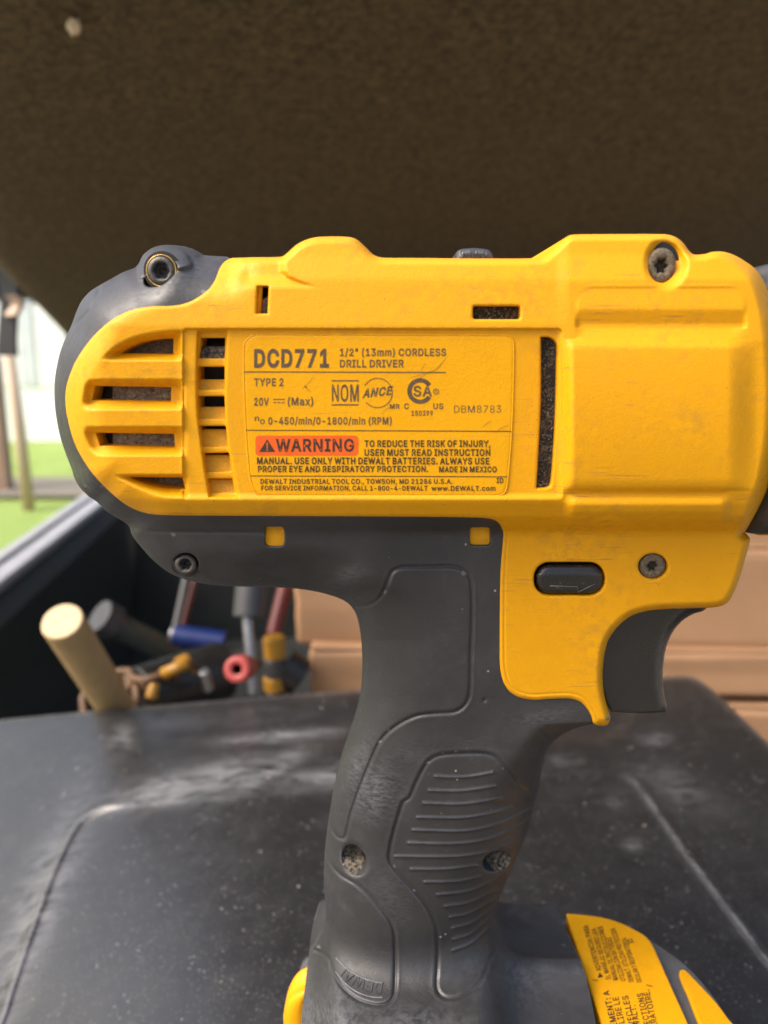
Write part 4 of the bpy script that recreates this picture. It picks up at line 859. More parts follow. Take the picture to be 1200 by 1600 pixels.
ref = rows + [(np.vstack([POCKET, POCKET[:1]]), (-10, -6, -3, -1, 1, 3), 2.2), (np.vstack([PANEL, PANEL[:1]]), (-2.4, -1.2, 0, 1.2, 2.4), 2.2), (np.vstack([CHANNEL, CHANNEL[:1]]), (-4, -2, 0, 1.5), 2.2), (YEL_RUB, (6, 7.5, 8.5, 9.5, 11, -6, -7.5, -8.5, -9.5, -11), 2.4)]
ref += [(np.array([[890, yy], [1170, yy]], float), (-1.5, 0, 1.5), 2.5) for yy in (447, 481, 508, 537, 764, 769, 786)]
housing = relief('yellow_housing', YEL_OUT, yellow_h, M['yellow'], drill, HOLES_Y, ref, spacing=2.4, rings=(.8, 1.8, 3.2, 5, 7.5, 11), wall=6.0)

# ------------------------------------------------------------------ charcoal rubber: rear bumper, lower band, grip and foot
PAN_A = curve([(540, 944), (560, 947.5), (578, 945), (592, 936), (601, 923), (607, 906), (615, 892), (631, 886.5), (668, 886), (708, 886), (726, 893), (735, 910), (737, 957), (735, 1019), (733.5, 1080), (727, 1100), (711, 1111.5), (680, 1114), (653, 1117.5), (630, 1127), (610, 1140.5), (594, 1157), (582, 1181), (570, 1210), (558, 1241), (548, 1271), (541, 1300), (537, 1309), (528, 1307), (517, 1292), (507, 1270), (470, 1200), (480, 1000)], 2.5)
PAN_B = curve([(860, 1242), (832, 1238), (818, 1233.5), (807, 1223), (797, 1210), (786, 1194), (773, 1182), (753, 1177), (713, 1177.5), (687, 1180), (672, 1187), (662, 1200), (650, 1223), (640, 1246), (630, 1254), (623, 1274), (616, 1298), (610, 1323), (608.5, 1343), (617, 1358), (630, 1373), (647, 1391), (663, 1411), (675, 1431), (682, 1452), (684, 1484), (683, 1517), (682, 1540), (687, 1553), (700, 1560), (720, 1556.5), (743, 1541), (759, 1520), (766, 1498), (800, 1450), (860, 1300)], 2.5)
PAN_C = curve([(480, 1310), (506, 1326), (517, 1351), (533, 1368), (557, 1382.5), (577, 1400), (593, 1418), (608, 1438), (615.5, 1458), (617, 1487), (617, 1527), (615, 1553), (606, 1566.5), (587, 1570), (557, 1560.5), (534, 1541), (520.5, 1518), (512, 1495), (480, 1470)], 2.5)
RIBS = [curve(r, 3, False) for r in (
    [(680, 1213), (727, 1214), (770, 1207)], [(670, 1235), (723, 1235.5), (775, 1228)], [(662, 1255), (723, 1256), (785, 1247)], [(652, 1277), (723, 1277.5), (770, 1270), (802, 1261)],
    [(645, 1297), (727, 1298), (780, 1287), (831, 1264)], [(638, 1317), (713, 1318), (773, 1308), (829, 1280)], [(617, 1338), (713, 1338), (773, 1328), (820, 1307)],
    [(642, 1358), (693, 1358), (747, 1352)], [(663, 1378), (713, 1377), (751, 1370)], [(683, 1398), (733, 1392), (773, 1375), (792, 1362)], [(695, 1416), (733, 1410), (782, 1388)],
    [(703, 1433), (733, 1427), (779, 1402)], [(707, 1450), (737, 1442), (773, 1417)], [(708, 1468), (737, 1458), (768, 1432)], [(708, 1485), (737, 1473), (767, 1446)])]
CREASE = [curve([(155, 446), (152, 462), (143, 480), (128, 498), (113, 510)], 3, False), curve([(103, 540), (95, 560), (92, 590)], 3, False), curve([(110, 730), (121, 748), (136, 765), (152, 781)], 3, False), curve([(202, 823), (230, 829), (300, 831), (420, 832)], 3, False)]
H_SC1 = curve([(252, 399), (264, 401), (274, 409), (278, 420), (272, 430), (262, 440), (250, 447), (236, 449), (226, 446), (225, 436), (232, 428), (230, 416), (238, 404)], 2.0)
H_SC2 = ellipse(290, 882, 21, 18.5, 36)
H_W1 = curve([(415, 823, 1), (441, 823, 1), (444, 830), (444, 848), (440, 853), (419, 853), (414, 848)], 2); H_W2 = rrect(734, 824, 766, 852, 5)
H_D1 = ellipse(554, 1343, 18, 25, 36, -.45); H_D2 = ellipse(775, 1345, 22, 15, 36, -.35)
FZ = -.1763
def foot_h(P, dout):
    dx, dy, dz = _rays(P[:, 0], P[:, 1]); k = dz / dy
    zf = FZ + .0155 * np.exp(-np.clip(dout, 0, None) / 20.0)
    return (YM * k - zf) / (k - .07) * 1000
_lowgrid = {}
def low_base(P):
    """softened height of the grip's lower end, so that the column runs into the foot in a wide fillet"""
    if 'g' not in _lowgrid:
        gx, gy = np.arange(380, 1060, 2.), np.arange(1340, 1800, 2.); X, Y = np.meshgrid(gx, gy); v = raw_base(np.stack([X.ravel(), Y.ravel()], -1)).reshape(X.shape)
        k = np.exp(-.5 * (np.arange(-18, 19) / 5.5) ** 2); k /= k.sum()
        for ax in (0, 1): v = np.apply_along_axis(lambda r: np.convolve(np.pad(r, 18, 'edge'), k, 'valid'), ax, v)
        _lowgrid['g'] = v
    v = _lowgrid['g']; i = np.clip((P[:, 1] - 1340) / 2, 0, v.shape[0] - 1.001); j = np.clip((P[:, 0] - 380) / 2, 0, v.shape[1] - 1.001)
    a, b = i.astype(int), j.astype(int); u, w = i - a, j - b
    return v[a, b] * (1 - u) * (1 - w) + v[a + 1, b] * u * (1 - w) + v[a, b + 1] * (1 - u) * w + v[a + 1, b + 1] * u * w
def raw_base(P):
    x, y = P[:, 0], P[:, 1]
    w_ = ss(560, 720, x); base = PRL(y) * (1 - w_) + PRR(y) * w_
    up = base * rear_round(P)
    up *= 1 - .0 * x
    # lower grip column with its flare into the foot
    cl = np.minimum(near_dist(P, COL_L, False, 140), 300); cr = np.minimum(near_dist(P, COL_R, False, 140), 300)
    xl = np.interp(y, COL_L[:, 1], COL_L[:, 0]); xr = np.interp(-y, -COL_R[:, 1], COL_R[:, 0])
    inn = (x > xl) & (x < xr)
    rr_ = np.interp(y, [1130, 1180, 1260], [36, 60, 135]); cre = g_((cr + 300 * ss(1135, 1095, y)) / rr_)
    col = base * np.where(inn, smin(g_(cl / 135), cre, .06), 0)
    h = np.where(y > 1000, up + (col - up) * ss(1000, 1100, y), up)
    low = y > 1380
    dout = np.where(inn, 0, np.minimum(cl, cr))
    if low.any():
        f = foot_h(P[low], dout[low]); hl = smax(h[low], f, 9.0); hl = smin(hl, 34 + 0 * hl, 4); h[low] = np.maximum(hl, 0)
    return h
def rubber_h(P):
    x, y = P[:, 0], P[:, 1]
    h = raw_base(P); low = y > 1430
    if low.any(): w = ss(1440, 1530, y[low]); h[low] = h[low] * (1 - w) + low_base(P[low]) * w
    # thumb scoop
    h -= 2.0 * np.exp(-(((x - 472) / 78) ** 2 + ((y - 889) / 25) ** 2) ** 1.6)
    h += .9 * np.exp(-((x - 560) / 40) ** 2 - ((y - 905) / 28) ** 2)
    # panels and grooves
    for q, up_ in ((PAN_A, .25), (PAN_B, -.15), (PAN_C, .2)):
        s = sdf(P, q, 12); h += up_ * ss(3, -3, s) - .42 * np.exp(-(s / 2.8) ** 2) + .09 * np.exp(-((s - 6) / 2.5) ** 2)
    # hollow between the panels
    h -= .8 * np.exp(-((x - 625) / 22) ** 2 - ((y - 1250) / 60) ** 2)
    for q in RIBS: d = near_dist(P, q, False, 8); h += .34 * np.exp(-(d / 2.2) ** 2)
    for q, dp in zip(CREASE, (1.0, .6, .9, .35)): d = near_dist(P, q, False, 14); h -= dp * np.exp(-(d / 3.2) ** 2) * ss(0, 6, near_dist(P, REAR_SIL, False, 16))
    # lobe of the top cap
    r = np.hypot(x - 259, y - 425); h += 2.0 * ss(44.5, 41, r) * ss(432, 424, y + .25 * (x - 250))
    h -= .9 * np.exp(-((x - 300) / 9) ** 2 - ((y - 405) / 10) ** 2)
    for q in (H_SC1, H_SC2, H_W1, H_W2): h -= .35 * quarter(near_dist(P, q, True, 6), 3.5)
    for q in (H_D1, H_D2): h -= .9 * quarter(near_dist(P, q, True, 9), 8)
    h -= .5 * np.exp(-np.hypot(x - 757, y - 1094) ** 2 / 9)
    # the rubber dips just under the border of the yellow shell
    return np.maximum(h - .25 * ss(1125, 1085, y), .05)
refr = [(np.vstack([q, q[:1]]), (-6, -4, -2.5, -1.2, 0, 1.2, 2.5, 4.2, 6, 8), 2.2) for q in (PAN_A, PAN_B, PAN_C)] + [(q, (-3, -1.5, 0, 1.5, 3), 2) for q in RIBS + CREASE]
refr = [(np.asarray(a), b, c) for a, b, c in refr]
HOLES_R = [H_SC1, H_SC2, H_W1, H_W2, H_D1, H_D2]
grip = relief('rubber_grip', RUB_OUT, rubber_h, M['rubber'], drill, HOLES_R, refr, spacing=2.5, rings=(.6, 1.5, 3, 5, 8, 12, 17), wall=7)
smear_sheen_attr(grip, ((588, 1238, 34, 42, .5, 1), (560, 1195, 14, 40, .4, .7), (610, 1400, 26, 50, -.5, .35), (520, 1590, 60, 40, 0, .7), (640, 1600, 90, 30, 0, .55), (800, 1530, 60, 40, .3, .5), (270, 440, 120, 22, -.5, .45), (640, 1180, 30, 20, 0, .3), (545, 900, 26, 14, -.5, .6), (850, 1120, 50, 12, -.2, .5)))  # worn marks, with polished sheen and the flare's sky gloss painted in

def plate(name, poly, h, mat, parent, thick=2.0, hf=None, spacing=6.0, rnd=0.0, rr=3.0):
    poly = np.asarray(poly, float)
    def f(P):
        v = hf(P) if hf else np.full(len(P), float(h))
        return v - (rnd * quarter(dist_poly(P, poly), rr) if rnd else 0)
    def bk(V, W_): w = W_.copy(); w[:, 1] += thick * .001; return w
    return relief(name, poly, f, mat, parent, spacing=spacing, rings=(.7, 1.6, 2.8, 4.2) if rnd else (), mirror=False, back=bk)

# ------------------------------------------------------------------ what shows inside the openings
plate('motor_casing', resample(np.array([(176, 520), (296, 520), (296, 770), (176, 770)], float), 6, True), 22.5, M['felt_dust'], housing, 3, hf=lambda P: 22.6 - .00012 * (P[:, 1] - 640) ** 2, spacing=5)
plate('inner_wall', resample(np.array([(160, 570), (200, 530), (260, 516), (1190, 516), (1190, 777), (260, 776), (200, 745), (150, 705), (138, 640)], float), 12, True), 20.0, M['black'], housing, 2, spacing=30)
plate('inner_wall', resample(np.array([(385, 438), (830, 438), (830, 506), (385, 506)], float), 12, True), 20.0, M['black'], housing, 2, hf=lambda P: 20 + .02 * (P[:, 1] - 438), spacing=20)
plate('slot_filter', resample(np.array([(830, 518), (878, 518), (878, 770), (830, 770)], float), 5, True), 26.6, M['slot_dust'], housing, 2, spacing=4)
plate('slot_filter', resample(np.array([(732, 470), (820, 470), (820, 506), (732, 506)], float), 5, True), 26.0, M['slot_dust'], housing, 2, spacing=6)
plate('slot_tab', resample(np.array([(402, 446), (409, 446), (406, 492), (399, 492)], float), 3, True), 26.6, M['yellow'], housing, 2, spacing=6)
plate('slot_tab', resample(np.array([(408, 470), (420, 462), (420, 494), (406, 494)], float), 3, True), 25.0, M['felt_dust'], housing, 2, spacing=6)
for (x0, x1, xa, xb, y0, y1, mt) in ((309, 353, 309, 353, 541, 563, 'hole_dust'), (308, 353, 308, 353, 593, 612, 'yellow_dusty'), (308, 354, 308, 354, 636, 658, 'yellow_dusty'), (309, 355, 312, 358, 671, 701, 'yellow_dusty'), (314, 360, 318, 364, 711, 741, 'yellow_dusty'), (321, 365, 326, 370, 748, 773, 'yellow_dusty')):
    plate('vent_floor', resample(np.array([(x0, y0), (x1, y0), (xb, y1), (xa, y1)], float), 3, True), 0, M[mt], housing, 1.0, hf=lambda P, a=y0, b=y1: 25.2 + 1.0 * (P[:, 1] - a) / (b - a), spacing=3.5)

# yellow shell showing through the two windows of the rubber, and dust packed in the grip's screw holes
for (x0, y0, x1, y1) in ((411, 820, 447, 857), (731, 821, 769, 855)):
    hh = float(rubber_h(np.array([[(x0 + x1) / 2, (y0 + y1) / 2 + 12.]]))[0]) - 1.0
    plate('shell_window', rrect(x0, y0, x1, y1, 5, 3), hh, M['yellow'], grip, 1.5, spacing=4)
for cx, cy, rx, ry, rot in ((554, 1343, 20, 27, -.45), (775, 1345, 24, 17, -.35)):
    hh = float(rubber_h(np.array([[cx, cy]], float))[0])
    plate('dust_plug', ellipse(cx, cy, rx, ry, 30, rot), 0, M['hole_dust'], grip, 1.0, hf=lambda P, a=hh, c=cx, e=cy: a - 3.8 + .13 * (P[:, 1] - e) - .03 * (P[:, 0] - c) * (1 if c < 600 else -1), spacing=3)

# ------------------------------------------------------------------ screws
def screw(cx, cy, h, rpx, mat, inner=.46, washer=False, tall=1.0, star=1.0):
    """round head with a star shaped socket, facing the camera side"""
    c = Vector(side(cx, cy, h)); r = (Vector(side(cx + rpx, cy, h)) - c).length
    e = empty('screw', c, drill); e.scale = (1, 1, tall)
    bm = bmesh.new(); n = 48
    def ringv(rad, dz, star=0):
        return [bm.verts.new((rad * (1 + star * math.cos(6 * a)) * math.cos(a), dz, rad * (1 + star * math.cos(6 * a)) * math.sin(a))) for a in [2 * math.pi * k / n for k in range(n)]]
    rg = [ringv(r, .003), ringv(r, .0004), ringv(r * .93, 0), ringv(r * .70, -.0003), ringv(r * (inner + .10), -.0002), ringv(r * inner, .0002, .17 * star), ringv(r * inner * .93, .0022, .19 * star), ringv(r * .02, .0026)]
    for a, b in zip(rg[:-1], rg[1:]):
        for k in range(n): bm.faces.new((a[k], a[(k + 1) % n], b[(k + 1) % n], b[k]))
    bm_obj('head', bm, mat, e, True)
    bm = bmesh.new(); rg = [ringv(r * .9, .0012), ringv(r * .9, .004)] if False else None
    bm = lathe([(.0012, r * 1.35), (.0012, r * .3)], (0, 0, 0), (0, 1, 0), 36); bm_obj('recess_floor', bm, M['black'], e, True)
    if washer:
        bm = lathe([(.0003, r * 1.0), (-.0001, r * 1.02), (-.0001, r * 1.09), (.0004, r * 1.10)], (0, 0, 0), (.10, 1, -.05), 48); bm_obj('washer', bm, M['brass'], e, True)
    return e
screw(252, 423, 22.8, 22.5, M['screw'], .52, True, star=.5)
screw(290, 882, 16.0, 17, M['screw'], .5, star=.6)
screw(1034, 415, 25.7, 23.0, M['screw_dusty'], .42, tall=1.17)
screw(1020, 885, 16.4, 20.5, M['screw_dusty'], .40)

# ------------------------------------------------------------------ trigger, direction button, speed slider, collar and chuck
TRIG = curve([(938, 1060, 1), (938, 1020), (946, 990), (966, 962), (1000, 945, 1), (1108, 945, 1), (1100, 954), (1082, 960), (1064, 972), (1050, 990), (1041, 1012), (1036.5, 1040), (1036, 1066), (1038.5, 1088), (1042, 1103), (1040, 1113, 1), (1000, 1114.5), (955, 1112, 1), (946, 1095)], 2.5)
TR_SIL = cut(TRIG, (1108, 945), (1040, 1113))
def trig_h(P):
    d = near_dist(P, TR_SIL, False, 60); b = dist_poly(P, TRIG)
    return 12.6 * (.35 + .65 * g_(d / 26)) - 1.2 * quarter(b, 4) + .12 * np.exp(-((d - 12) / 3) ** 2)
trigger = relief('trigger', TRIG, trig_h, M['trigger'], drill, spacing=3.5, rings=(.8, 1.8, 3.5, 6, 10, 15, 21))

BTN = rrect(837.5, 881.5, 942.5, 928.5, 22)
btn = plate('direction_button', BTN, 0, M['button'], drill, 5, hf=lambda P: 17.6 - .028 * np.abs(P[:, 1] - 897) + .25 * ss(893, 899, P[:, 1]), spacing=3, rnd=1.5, rr=9)
arrow = [(859, 915.5), (880, 916), (902, 916.5), (903.5, 925), (916, 919), (930, 912)]
bm = tube_path([side(a, b, 17.35) for a, b in arrow], .00016, 6); bm_obj('arrow_mark', bm, M['grey_plastic'], btn, True)

SLD = curve([(711, 430, 1), (711, 404), (714, 393), (722, 389), (742, 387.5), (762, 390), (769, 396), (771, 404), (771, 430, 1)], 2.5)
relief('speed_slider', SLD, lambda P: 9 - 3 * quarter(dist_poly(P, SLD), 8) + .15 * np.sin(P[:, 0] * 1.2), M['rubber'], drill, spacing=3)

zc = float(on_y(600, 628, YM)[2]); rc = float(on_y(1200, 413, YM)[2]) - zc; xc = lambda px: float(on_y(px, 628, YM)[0])
bm = lathe([(0, .004), (0, rc * .93), (.002, rc * .985), (.004, rc), (.0125, rc * 1.005), (.022, rc * .99), (.024, rc * .95), (.024, rc * .8)], (xc(1150), YM, zc), (1, 0, 0), 96)
bm_obj('clutch_collar', bm, M['collar'], drill, True)
bm = lathe([(.0060, rc * 1.004), (.0062, rc * 1.013), (.0070, rc * 1.013), (.0072, rc * 1.004)], (xc(1150), YM, zc), (1, 0, 0), 96); bm_obj('collar_mark', bm, M['yellow_clean'], drill, True)
bm = lathe([(.024, rc * .8), (.026, rc * .84), (.060, rc * .78), (.078, rc * .55), (.086, rc * .4), (.086, .003)], (xc(1150), YM, zc), (1, 0, 0), 64); bm_obj('chuck', bm, M['collar'], drill, True)

# ------------------------------------------------------------------ battery pack under the foot
batt = empty('battery_pack', (0, YM, 0), drill)
def plan(px_pts, z0, slope, x0, keep_near=False):
    """traced outline of the far half laid on a gently falling top; the near half mirrors it"""
    p0 = (x0, YM, z0); n_ = (-slope, 0, 1)
    w = np.array([on_plane(a, b, p0, n_) for a, b in px_pts])
    far = [tuple(q) for q in w]; near = [(q[0], 2 * YM - q[1], q[2]) for q in far[::-1]]
    return far + near
def slab(name, pts, down, mat, par, bev):
    bm = bmesh.new(); o_ = par.matrix_world.translation if False else Vector((0, YM, 0))
    t = [bm.verts.new(Vector(p) - o_) for p in pts]; b = [bm.verts.new(Vector((p[0] * 1.0, p[1], p[2] - down)) - o_) for p in pts]
    bm.faces.new(t); bm.faces.new(b[::-1]); n = len(pts)
    for i in range(n): bm.faces.new((t[i], b[i], b[(i + 1) % n], t[(i + 1) % n]))
    return bm_obj(name, bm, mat, par, bevel=bev, seg=3)
x0b = float(on_y(919, 1535, YM)[0]); zb = float(on_y(919, 1535, YM)[2]); BS = -.10
top = curve([(884, 1426, 1), (933, 1431), (967, 1440), (990, 1451), (1009, 1462), (1020, 1476), (1033, 1504), (1049, 1540, 1)], 8, False)
TOPP = plan(top, zb, BS, x0b); TOPP = TOPP[:len(top)] + TOPP[len(top) + 1:]
slab('yellow_top_cover', TOPP, .016, M['yellow_clean'], batt, .0006)
gp = curve([(1005, 1462, 1), (1026, 1474), (1042, 1485), (1062, 1499), (1078, 1513), (1094, 1530), (1112, 1552), (1124, 1568, 1)], 8, False)
GP = plan(gp, zb - .0022, BS * 1.5, x0b); GP = GP[:len(gp)] + GP[len(gp) + 1:]
slab('front_shell', GP, .02, M['grey_plastic'], batt, .0008)
lt = curve([(1062, 1514), (1069, 1513), (1083, 1526), (1100, 1544), (1120, 1566), (1138, 1590), (1150, 1610), (1105, 1622), (1092, 1598), (1075, 1555), (1062, 1524)], 6)
LT = [tuple(q) for q in on_plane(lt[:, 0], lt[:, 1], (x0b, YM, zb - .0012), (-BS * 1.5, 0, 1))]
slab('release_latch', LT, .01, M['yellow_clean'], batt, .0008)
# case of the pack, standing on the lid
xa, xb_ = float(on_y(470, 1600, YM)[0]) - .004, float(on_y(1110, 1560, YM)[0])
bm = box_bm((xa, -.036, 0), (xb_, .036, zb - .019)); bm_obj('battery_case', bm, M['rubber'], batt, bevel=.006, seg=4)
bm = box_bm((xa + .01, -.0335, zb - .0195), (x0b - .001, .0335, zb - .003)); bm_obj('battery_deck', bm, M['rubber'], batt, bevel=.003, seg=3)
LR = curve([(486, 1540, 1), (470, 1545), (456, 1554), (447, 1568), (443, 1586), (444, 1608), (450, 1650, 1), (486, 1650, 1)], 3)
rl = relief('rear_lug', LR, lambda P: 5.5 * (.2 + .8 * g_(dist_poly(P, LR) / 22)), M['yellow_clean'], None, spacing=4, rings=(.8, 1.8, 3.5, 6, 9)); rl.parent = batt; rl.matrix_parent_inverse = Matrix.Translation((0, -YM, 0))

# ------------------------------------------------------------------ writing
def offset_loop(p, d):
    a = p - np.roll(p, 1, 0); b = np.roll(p, -1, 0) - p
    a = a / (np.linalg.norm(a, axis=1)[:, None] + 1e-9); b = b / (np.linalg.norm(b, axis=1)[:, None] + 1e-9)
    na = np.stack([-a[:, 1], a[:, 0]], -1); nb = np.stack([-b[:, 1], b[:, 0]], -1)
    m = na + nb; l2 = np.maximum((m * m).sum(1), .55)[:, None]
    return p + m * (2 * d / l2)
def text_mesh(s, bold=.0, shear=0, space=1.0):
    V, Fc, x = [], [], 0.0
    for ch in s:
        adv, loops = GLYPHS[ch]
        if loops:
            Ls = [np.array(l, float).reshape(-1, 2) / 1000 for l in loops]
            area = [.5 * np.sum(l[:, 0] * np.roll(l[:, 1], -1) - np.roll(l[:, 0], -1) * l[:, 1]) for l in Ls]
            sg = -1 if area[int(np.argmax(np.abs(area)))] > 0 else 1
            Ls = [offset_loop(l, bold * sg) for l in Ls]
            pts = [Vector(q) for l in Ls for q in l]; ed = []; k = 0
            for l in Ls: n = len(l); ed += [(k + i, k + (i + 1) % n) for i in range(n)]; k += n
            ov, _, of, _, _, _ = delaunay_2d_cdt(pts, ed, [], 0, 1e-6)
            v = np.array([(q.x, q.y) for q in ov]); f = np.array(of); c = v[f].mean(1); wind = np.zeros(len(f), int)
            for l, ar in zip(Ls, area): wind += inside(c, l) * int(np.sign(ar))
            keep = wind != 0
            base = sum(len(q) for q in V); Fc += [tuple(int(t) + base for t in q) for q in f[keep]]
            v[:, 0] += v[:, 1] * shear + x; V.append(v)
        x += adv / 1000 * space + bold
    return np.concatenate(V), Fc
_v, _ = text_mesh('H'); CAPH = _v[:, 1].max()
def letter(s, x0, x1, base, cap, mapf, mat, parent, bold=.024, shear=0, name='lettering', y1=None, space=1.0):
    """one printed line between two traced ends; cap = y of the top of the capitals"""
    v, f = text_mesh(s, bold, shear, space); u = (v[:, 0] - v[:, 0].min()) / (v[:, 0].max() - v[:, 0].min())
    y1 = base if y1 is None else y1
    px = x0 + u * (x1 - x0); py = base + u * (y1 - base) - v[:, 1] / CAPH * (base - cap)
    return mesh_obj(name, mapf(px, py), f, mat, parent, False)
def letter_dir(s, p0, p1, capv, mapf, mat, parent, bold=.018):
    v, f = text_mesh(s, bold); u = (v[:, 0] - v[:, 0].min()) / (v[:, 0].max() - v[:, 0].min()); c = v[:, 1] / CAPH
    px = p0[0] + u * (p1[0] - p0[0]) + c * capv[0]; py = p0[1] + u * (p1[1] - p0[1]) + c * capv[1]
    return mesh_obj('lettering', mapf(px, py), f, mat, parent, False)
def flat_poly(name, pts, mapf, mat, parent):
    pts = np.asarray(pts, float); return mesh_obj(name, mapf(pts[:, 0], pts[:, 1]), [tuple(range(len(pts)))], mat, parent, False)
def bar_px(name, x0, y0, x1, y1, t, mapf, mat, parent): return flat_poly(name, [(x0, y0 - t / 2), (x1, y1 - t / 2), (x1, y1 + t / 2), (x0, y0 + t / 2)], mapf, mat, parent)
def arc_px(name, cx, cy, r0, r1, a0, a1, mapf, mat, parent, n=48):
    a = np.radians(np.linspace(a0, a1, n)); o_ = np.stack([cx + r1 * np.cos(a), cy + r1 * np.sin(a)], -1); i_ = np.stack([cx + r0 * np.cos(a), cy + r0 * np.sin(a)], -1)
    P = np.concatenate([o_, i_]); return mesh_obj(name, mapf(P[:, 0], P[:, 1]), [(k, k + 1, n + k + 1, n + k) for k in range(n - 1)], mat, parent, False)

LH = float(PB(650.)) - .85
LAB = curve([(392, 526), (400, 522.5, 1), (790, 524, 1), (798, 527), (802.5, 535), (802, 600), (799, 680), (793.5, 750), (791, 764), (786, 772), (777, 775, 1), (412, 775, 1), (403, 772), (396.5, 764), (390, 740), (385, 680), (381.5, 600), (382, 538)], 3)
label = plate('rating_label', LAB, LH + .22, M['label'], drill, .5, spacing=10, rnd=.22, rr=4)
rim = tube_path([side(a, b, LH + .04) for a, b in np.vstack([LAB, LAB[:1]])], .00022, 6); bm_obj('label_border', rim, M['yellow'], label, True)
lm = lambda px, py: side(px, py, LH + .26)
lm2 = lambda px, py: side(px, py, LH + .30)
I = M['ink']; K = M['ink_black']
L = lambda s, x0, x1, b, c, m=I, bold=.024, sh=0, **k: letter(s, x0, x1, b, c, lm, m, label, bold, sh, **k)
L('DCD771', 397, 514, 573, 547, bold=.034)
L('1/2" (13mm) CORDLESS', 531, 697, 556, 545); L('DRILL DRIVER', 531, 631, 573.8, 562.5)
bar_px('rule', 381.5, 581, 697, 582, 1.8, lm, I, label)
L('TYPE 2', 397, 443, 603, 591.5); L('20V', 397, 420, 633.5, 622)
bar_px('direct_current_mark', 427, 624, 445, 624.2, 1.5, lm, I, label)
for k in range(3): bar_px('direct_current_dash', 427 + 6.6 * k, 629, 431.6 + 6.6 * k, 629.1, 1.5, lm, I, label)
L('(Max)', 449.5, 489.5, 633, 621.5); L('n', 398, 404.8, 658, 649, bold=.01); L('o', 406.5, 413.5, 662.5, 652.5, bold=.01)
L('0-450/min/0-1800/min (RPM)', 419, 612, 663, 652.3)
bar_px('mark_bar', 518, 595, 560.5, 595, 2, lm, I, label); bar_px('mark_bar', 518, 632.5, 560.5, 632.7, 2, lm, I, label); L('NOM', 518.5, 560.5, 627, 601.5, bold=.012)
arc_px('mark_ring', 590, 614, 22.2, 23.6, -150, 140, lm, I, label); L('ANCE', 566, 614, 621.5, 609, bold=.03, sh=.25, y1=616); L('MR', 609, 624.5, 638.5, 631.5)
arc_px('mark_ring', 656.5, 611, 13.4, 20.2, 32, 328, lm, I, label); L('SA', 646, 675, 619, 603.5, bold=.02); arc_px('mark_ring', 681.3, 612, 3.6, 4.7, 0, 360, lm, I, label, 24); L('R', 679.4, 683.4, 614.3, 609.7, bold=.0)
L('C', 631.5, 638.8, 639, 630.5); L('US', 677, 692.7, 639, 630.5); L('150399', 643, 676.5, 649.5, 642)
L('DBM8783', 709.5, 783, 644.8, 633.6, bold=-.004)
bar_px('rule', 384, 672.3, 799, 674, 1.4, lm, K, label)
flat_poly('warning_panel', rrect(399, 680.5, 560, 712, 6), lm, M['orange'], label)
KL = lambda s, x0, x1, b, c, bold=.024, **k: letter(s, x0, x1, b, c, lm2, K, label, bold, **k)
flat_poly('warning_triangle', [(417.5, 686.5), (430, 706), (405, 706)], lm2, K, label)
lm3 = lambda px, py: side(px, py, LH + .34); letter('!', 416.2, 418.8, 704, 692, lm3, M['orange'], label, .02)
KL('WARNING', 431, 553, 705, 686.5, .022)
KL('TO REDUCE THE RISK OF INJURY,', 569.5, 766.5, 698, 688.3); KL('USER MUST READ INSTRUCTION', 569.5, 766, 712, 702.2)
KL('MANUAL. USE ONLY WITH DEWALT BATTERIES. ALWAYS USE', 401.5, 764.5, 724.8, 715, y1=725.4)
KL('PROPER EYE AND RESPIRATORY PROTECTION.', 403, 669, 737.3, 728.3); KL('MADE IN MEXICO', 686, 776, 737.6, 729.2)
bar_px('rule', 391.5, 743.6, 793, 745, 1.3, lm, K, label)
KL('DEWALT INDUSTRIAL TOOL CO., TOWSON, MD 21286 U.S.A.', 407, 707, 755.8, 748.7, .018); KL('ID', 776, 786.5, 754.5, 747)
KL('FOR SERVICE INFORMATION, CALL 1-800-4-DEWALT', 408, 668, 766, 759, .018, y1=766.4); KL('www.DEWALT.com', 674, 774, 766.6, 759.4, .02)

# scratches across the label
for pts, w_ in (([(668, 584), (683, 576), (697, 559)], .9), ([(641, 590), (656, 586), (672, 580)], .7), ([(650, 596), (660, 588), (668, 583), (676, 574)], .5), ([(472, 607), (478, 603), (486, 594), (492, 586)], .5), ([(476, 603), (479, 606)], 2.6), ([(479, 608), (486, 613)], .5), ([(656, 580), (661, 574), (664, 568)], .5), ([(596, 648), (603, 640), (615, 634)], .6), ([(754, 668), (762, 661), (768, 657)], .7), ([(772, 676), (786, 668), (796, 664)], .6)):
    q = curve(pts, 2, False); t = np.gradient(q, axis=0); t /= np.linalg.norm(t, axis=1)[:, None]; nn = np.stack([-t[:, 1], t[:, 0]], -1)
    ww = (w_ * .5 * np.sin(np.linspace(.3, math.pi - .3, len(q))))[:, None]; n_ = len(q); P = np.concatenate([q + nn * ww, q - nn * ww])
    mesh_obj('scratch', lm3(P[:, 0], P[:, 1]), [(k, k + 1, n_ + k + 1, n_ + k) for k in range(n_ - 1)], I, label, False)

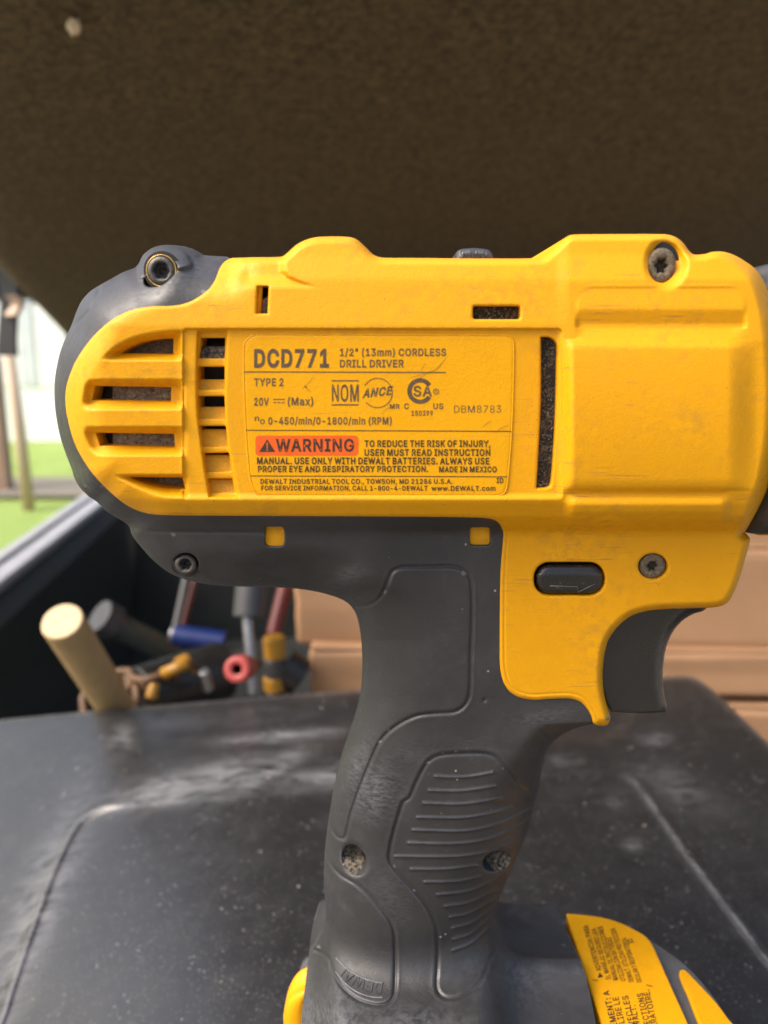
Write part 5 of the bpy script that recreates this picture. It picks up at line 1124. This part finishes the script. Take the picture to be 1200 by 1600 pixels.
# print on the battery's top cover: one text for each half, running across the pack
bmap = lambda px, py: on_plane(px, py, (x0b, YM, zb + .00012), (-BS, 0, 1)) - np.array([0, YM, 0])
cv_ = (-11.5, 2.4)
for s, p0, p1, bo in (('ADVERTENCIA: PARA', (940, 1516), (918, 1445), .015), ('EL MANEJO SEGURO LEA', (954.5, 1529), (931, 1450), .01), ('MANUAL DE INSTRUCCIONES', (966, 1530.5), (941, 1447), .01), ('UTILIZAR CON BATERIAS', (978, 1532), (955, 1464), .01), ('DEWALT. UTILIZAR PROTECCION', (990.5, 1533), (961, 1450), .01), ('OCULAR Y RESPIRATORIA.', (1003, 1534), (978, 1464), .01), ('ID', (990, 1473), (988, 1466), .01)):
    letter_dir(s, p0, p1, (-7.6, 1.6), bmap, K, batt, bo)
flat_poly('warning_triangle', [(937, 1519), (942.5, 1526), (934, 1528)], bmap, K, batt)
for s, p1, n_, bo in (('AVERTISSEMENT: A', (951, 1547), 118, .02), ('TITRE PREVENTIF, LIRE LE', (966, 1557), 150, .012), ('A UTILISER AVEC LES', (981, 1555), 125, .012), ('BATTERIES DEWALT.', (992.5, 1570), 110, .012), ('PORTER DES PROTECTIONS', (1004, 1551), 145, .012), ('OCULAIRE ET RESPIRATOIRE.', (1014, 1546), 160, .012)):
    letter_dir(s, (p1[0] + n_ * .245, p1[1] + n_), p1, (-9.2, 1.9), bmap, K, batt, bo)
for a, b in (((926, 1531), (934, 1532)), ((1010, 1539), (1019, 1541))): bar_px('tick_mark', *a, *b, 1.3, bmap, K, batt)

# raised word at the bottom of the lower left grip panel, upside down as moulded
def grip_word():
    v, f = text_mesh('DEWALT', .004); u = (v[:, 0] - v[:, 0].min()) / (v[:, 0].max() - v[:, 0].min()); c = v[:, 1] / CAPH
    base = curve([(598, 1536), (575, 1531), (550, 1519), (526, 1499)], 1, False); n = len(base) - 1
    i = np.clip(u * n, 0, n - 1e-6); k = i.astype(int); fr = (i - k)[:, None]; b = base[k] * (1 - fr) + base[np.minimum(k + 1, n)] * fr
    t = np.gradient(base, axis=0)[k]; t /= np.linalg.norm(t, axis=1)[:, None]; nn = np.stack([t[:, 1], -t[:, 0]], -1)
    q = b + nn * (c * 17)[:, None]
    return mesh_obj('moulded_word', side(q[:, 0], q[:, 1], rubber_h(q) + .16), f, M['rubber'], grip, False)
grip_word()
for pts in ([(525, 1497), (541, 1513), (560, 1525), (580, 1533), (599, 1536.5)], [(524, 1517), (540, 1537), (560, 1551), (582, 1558), (599, 1558.5)]):
    q = curve(pts, 3, False); bm = tube_path([Vector(p) for p in side(q[:, 0], q[:, 1], rubber_h(q) + .02)], .00022, 6); bm_obj('moulded_line', bm, M['rubber'], grip, True)
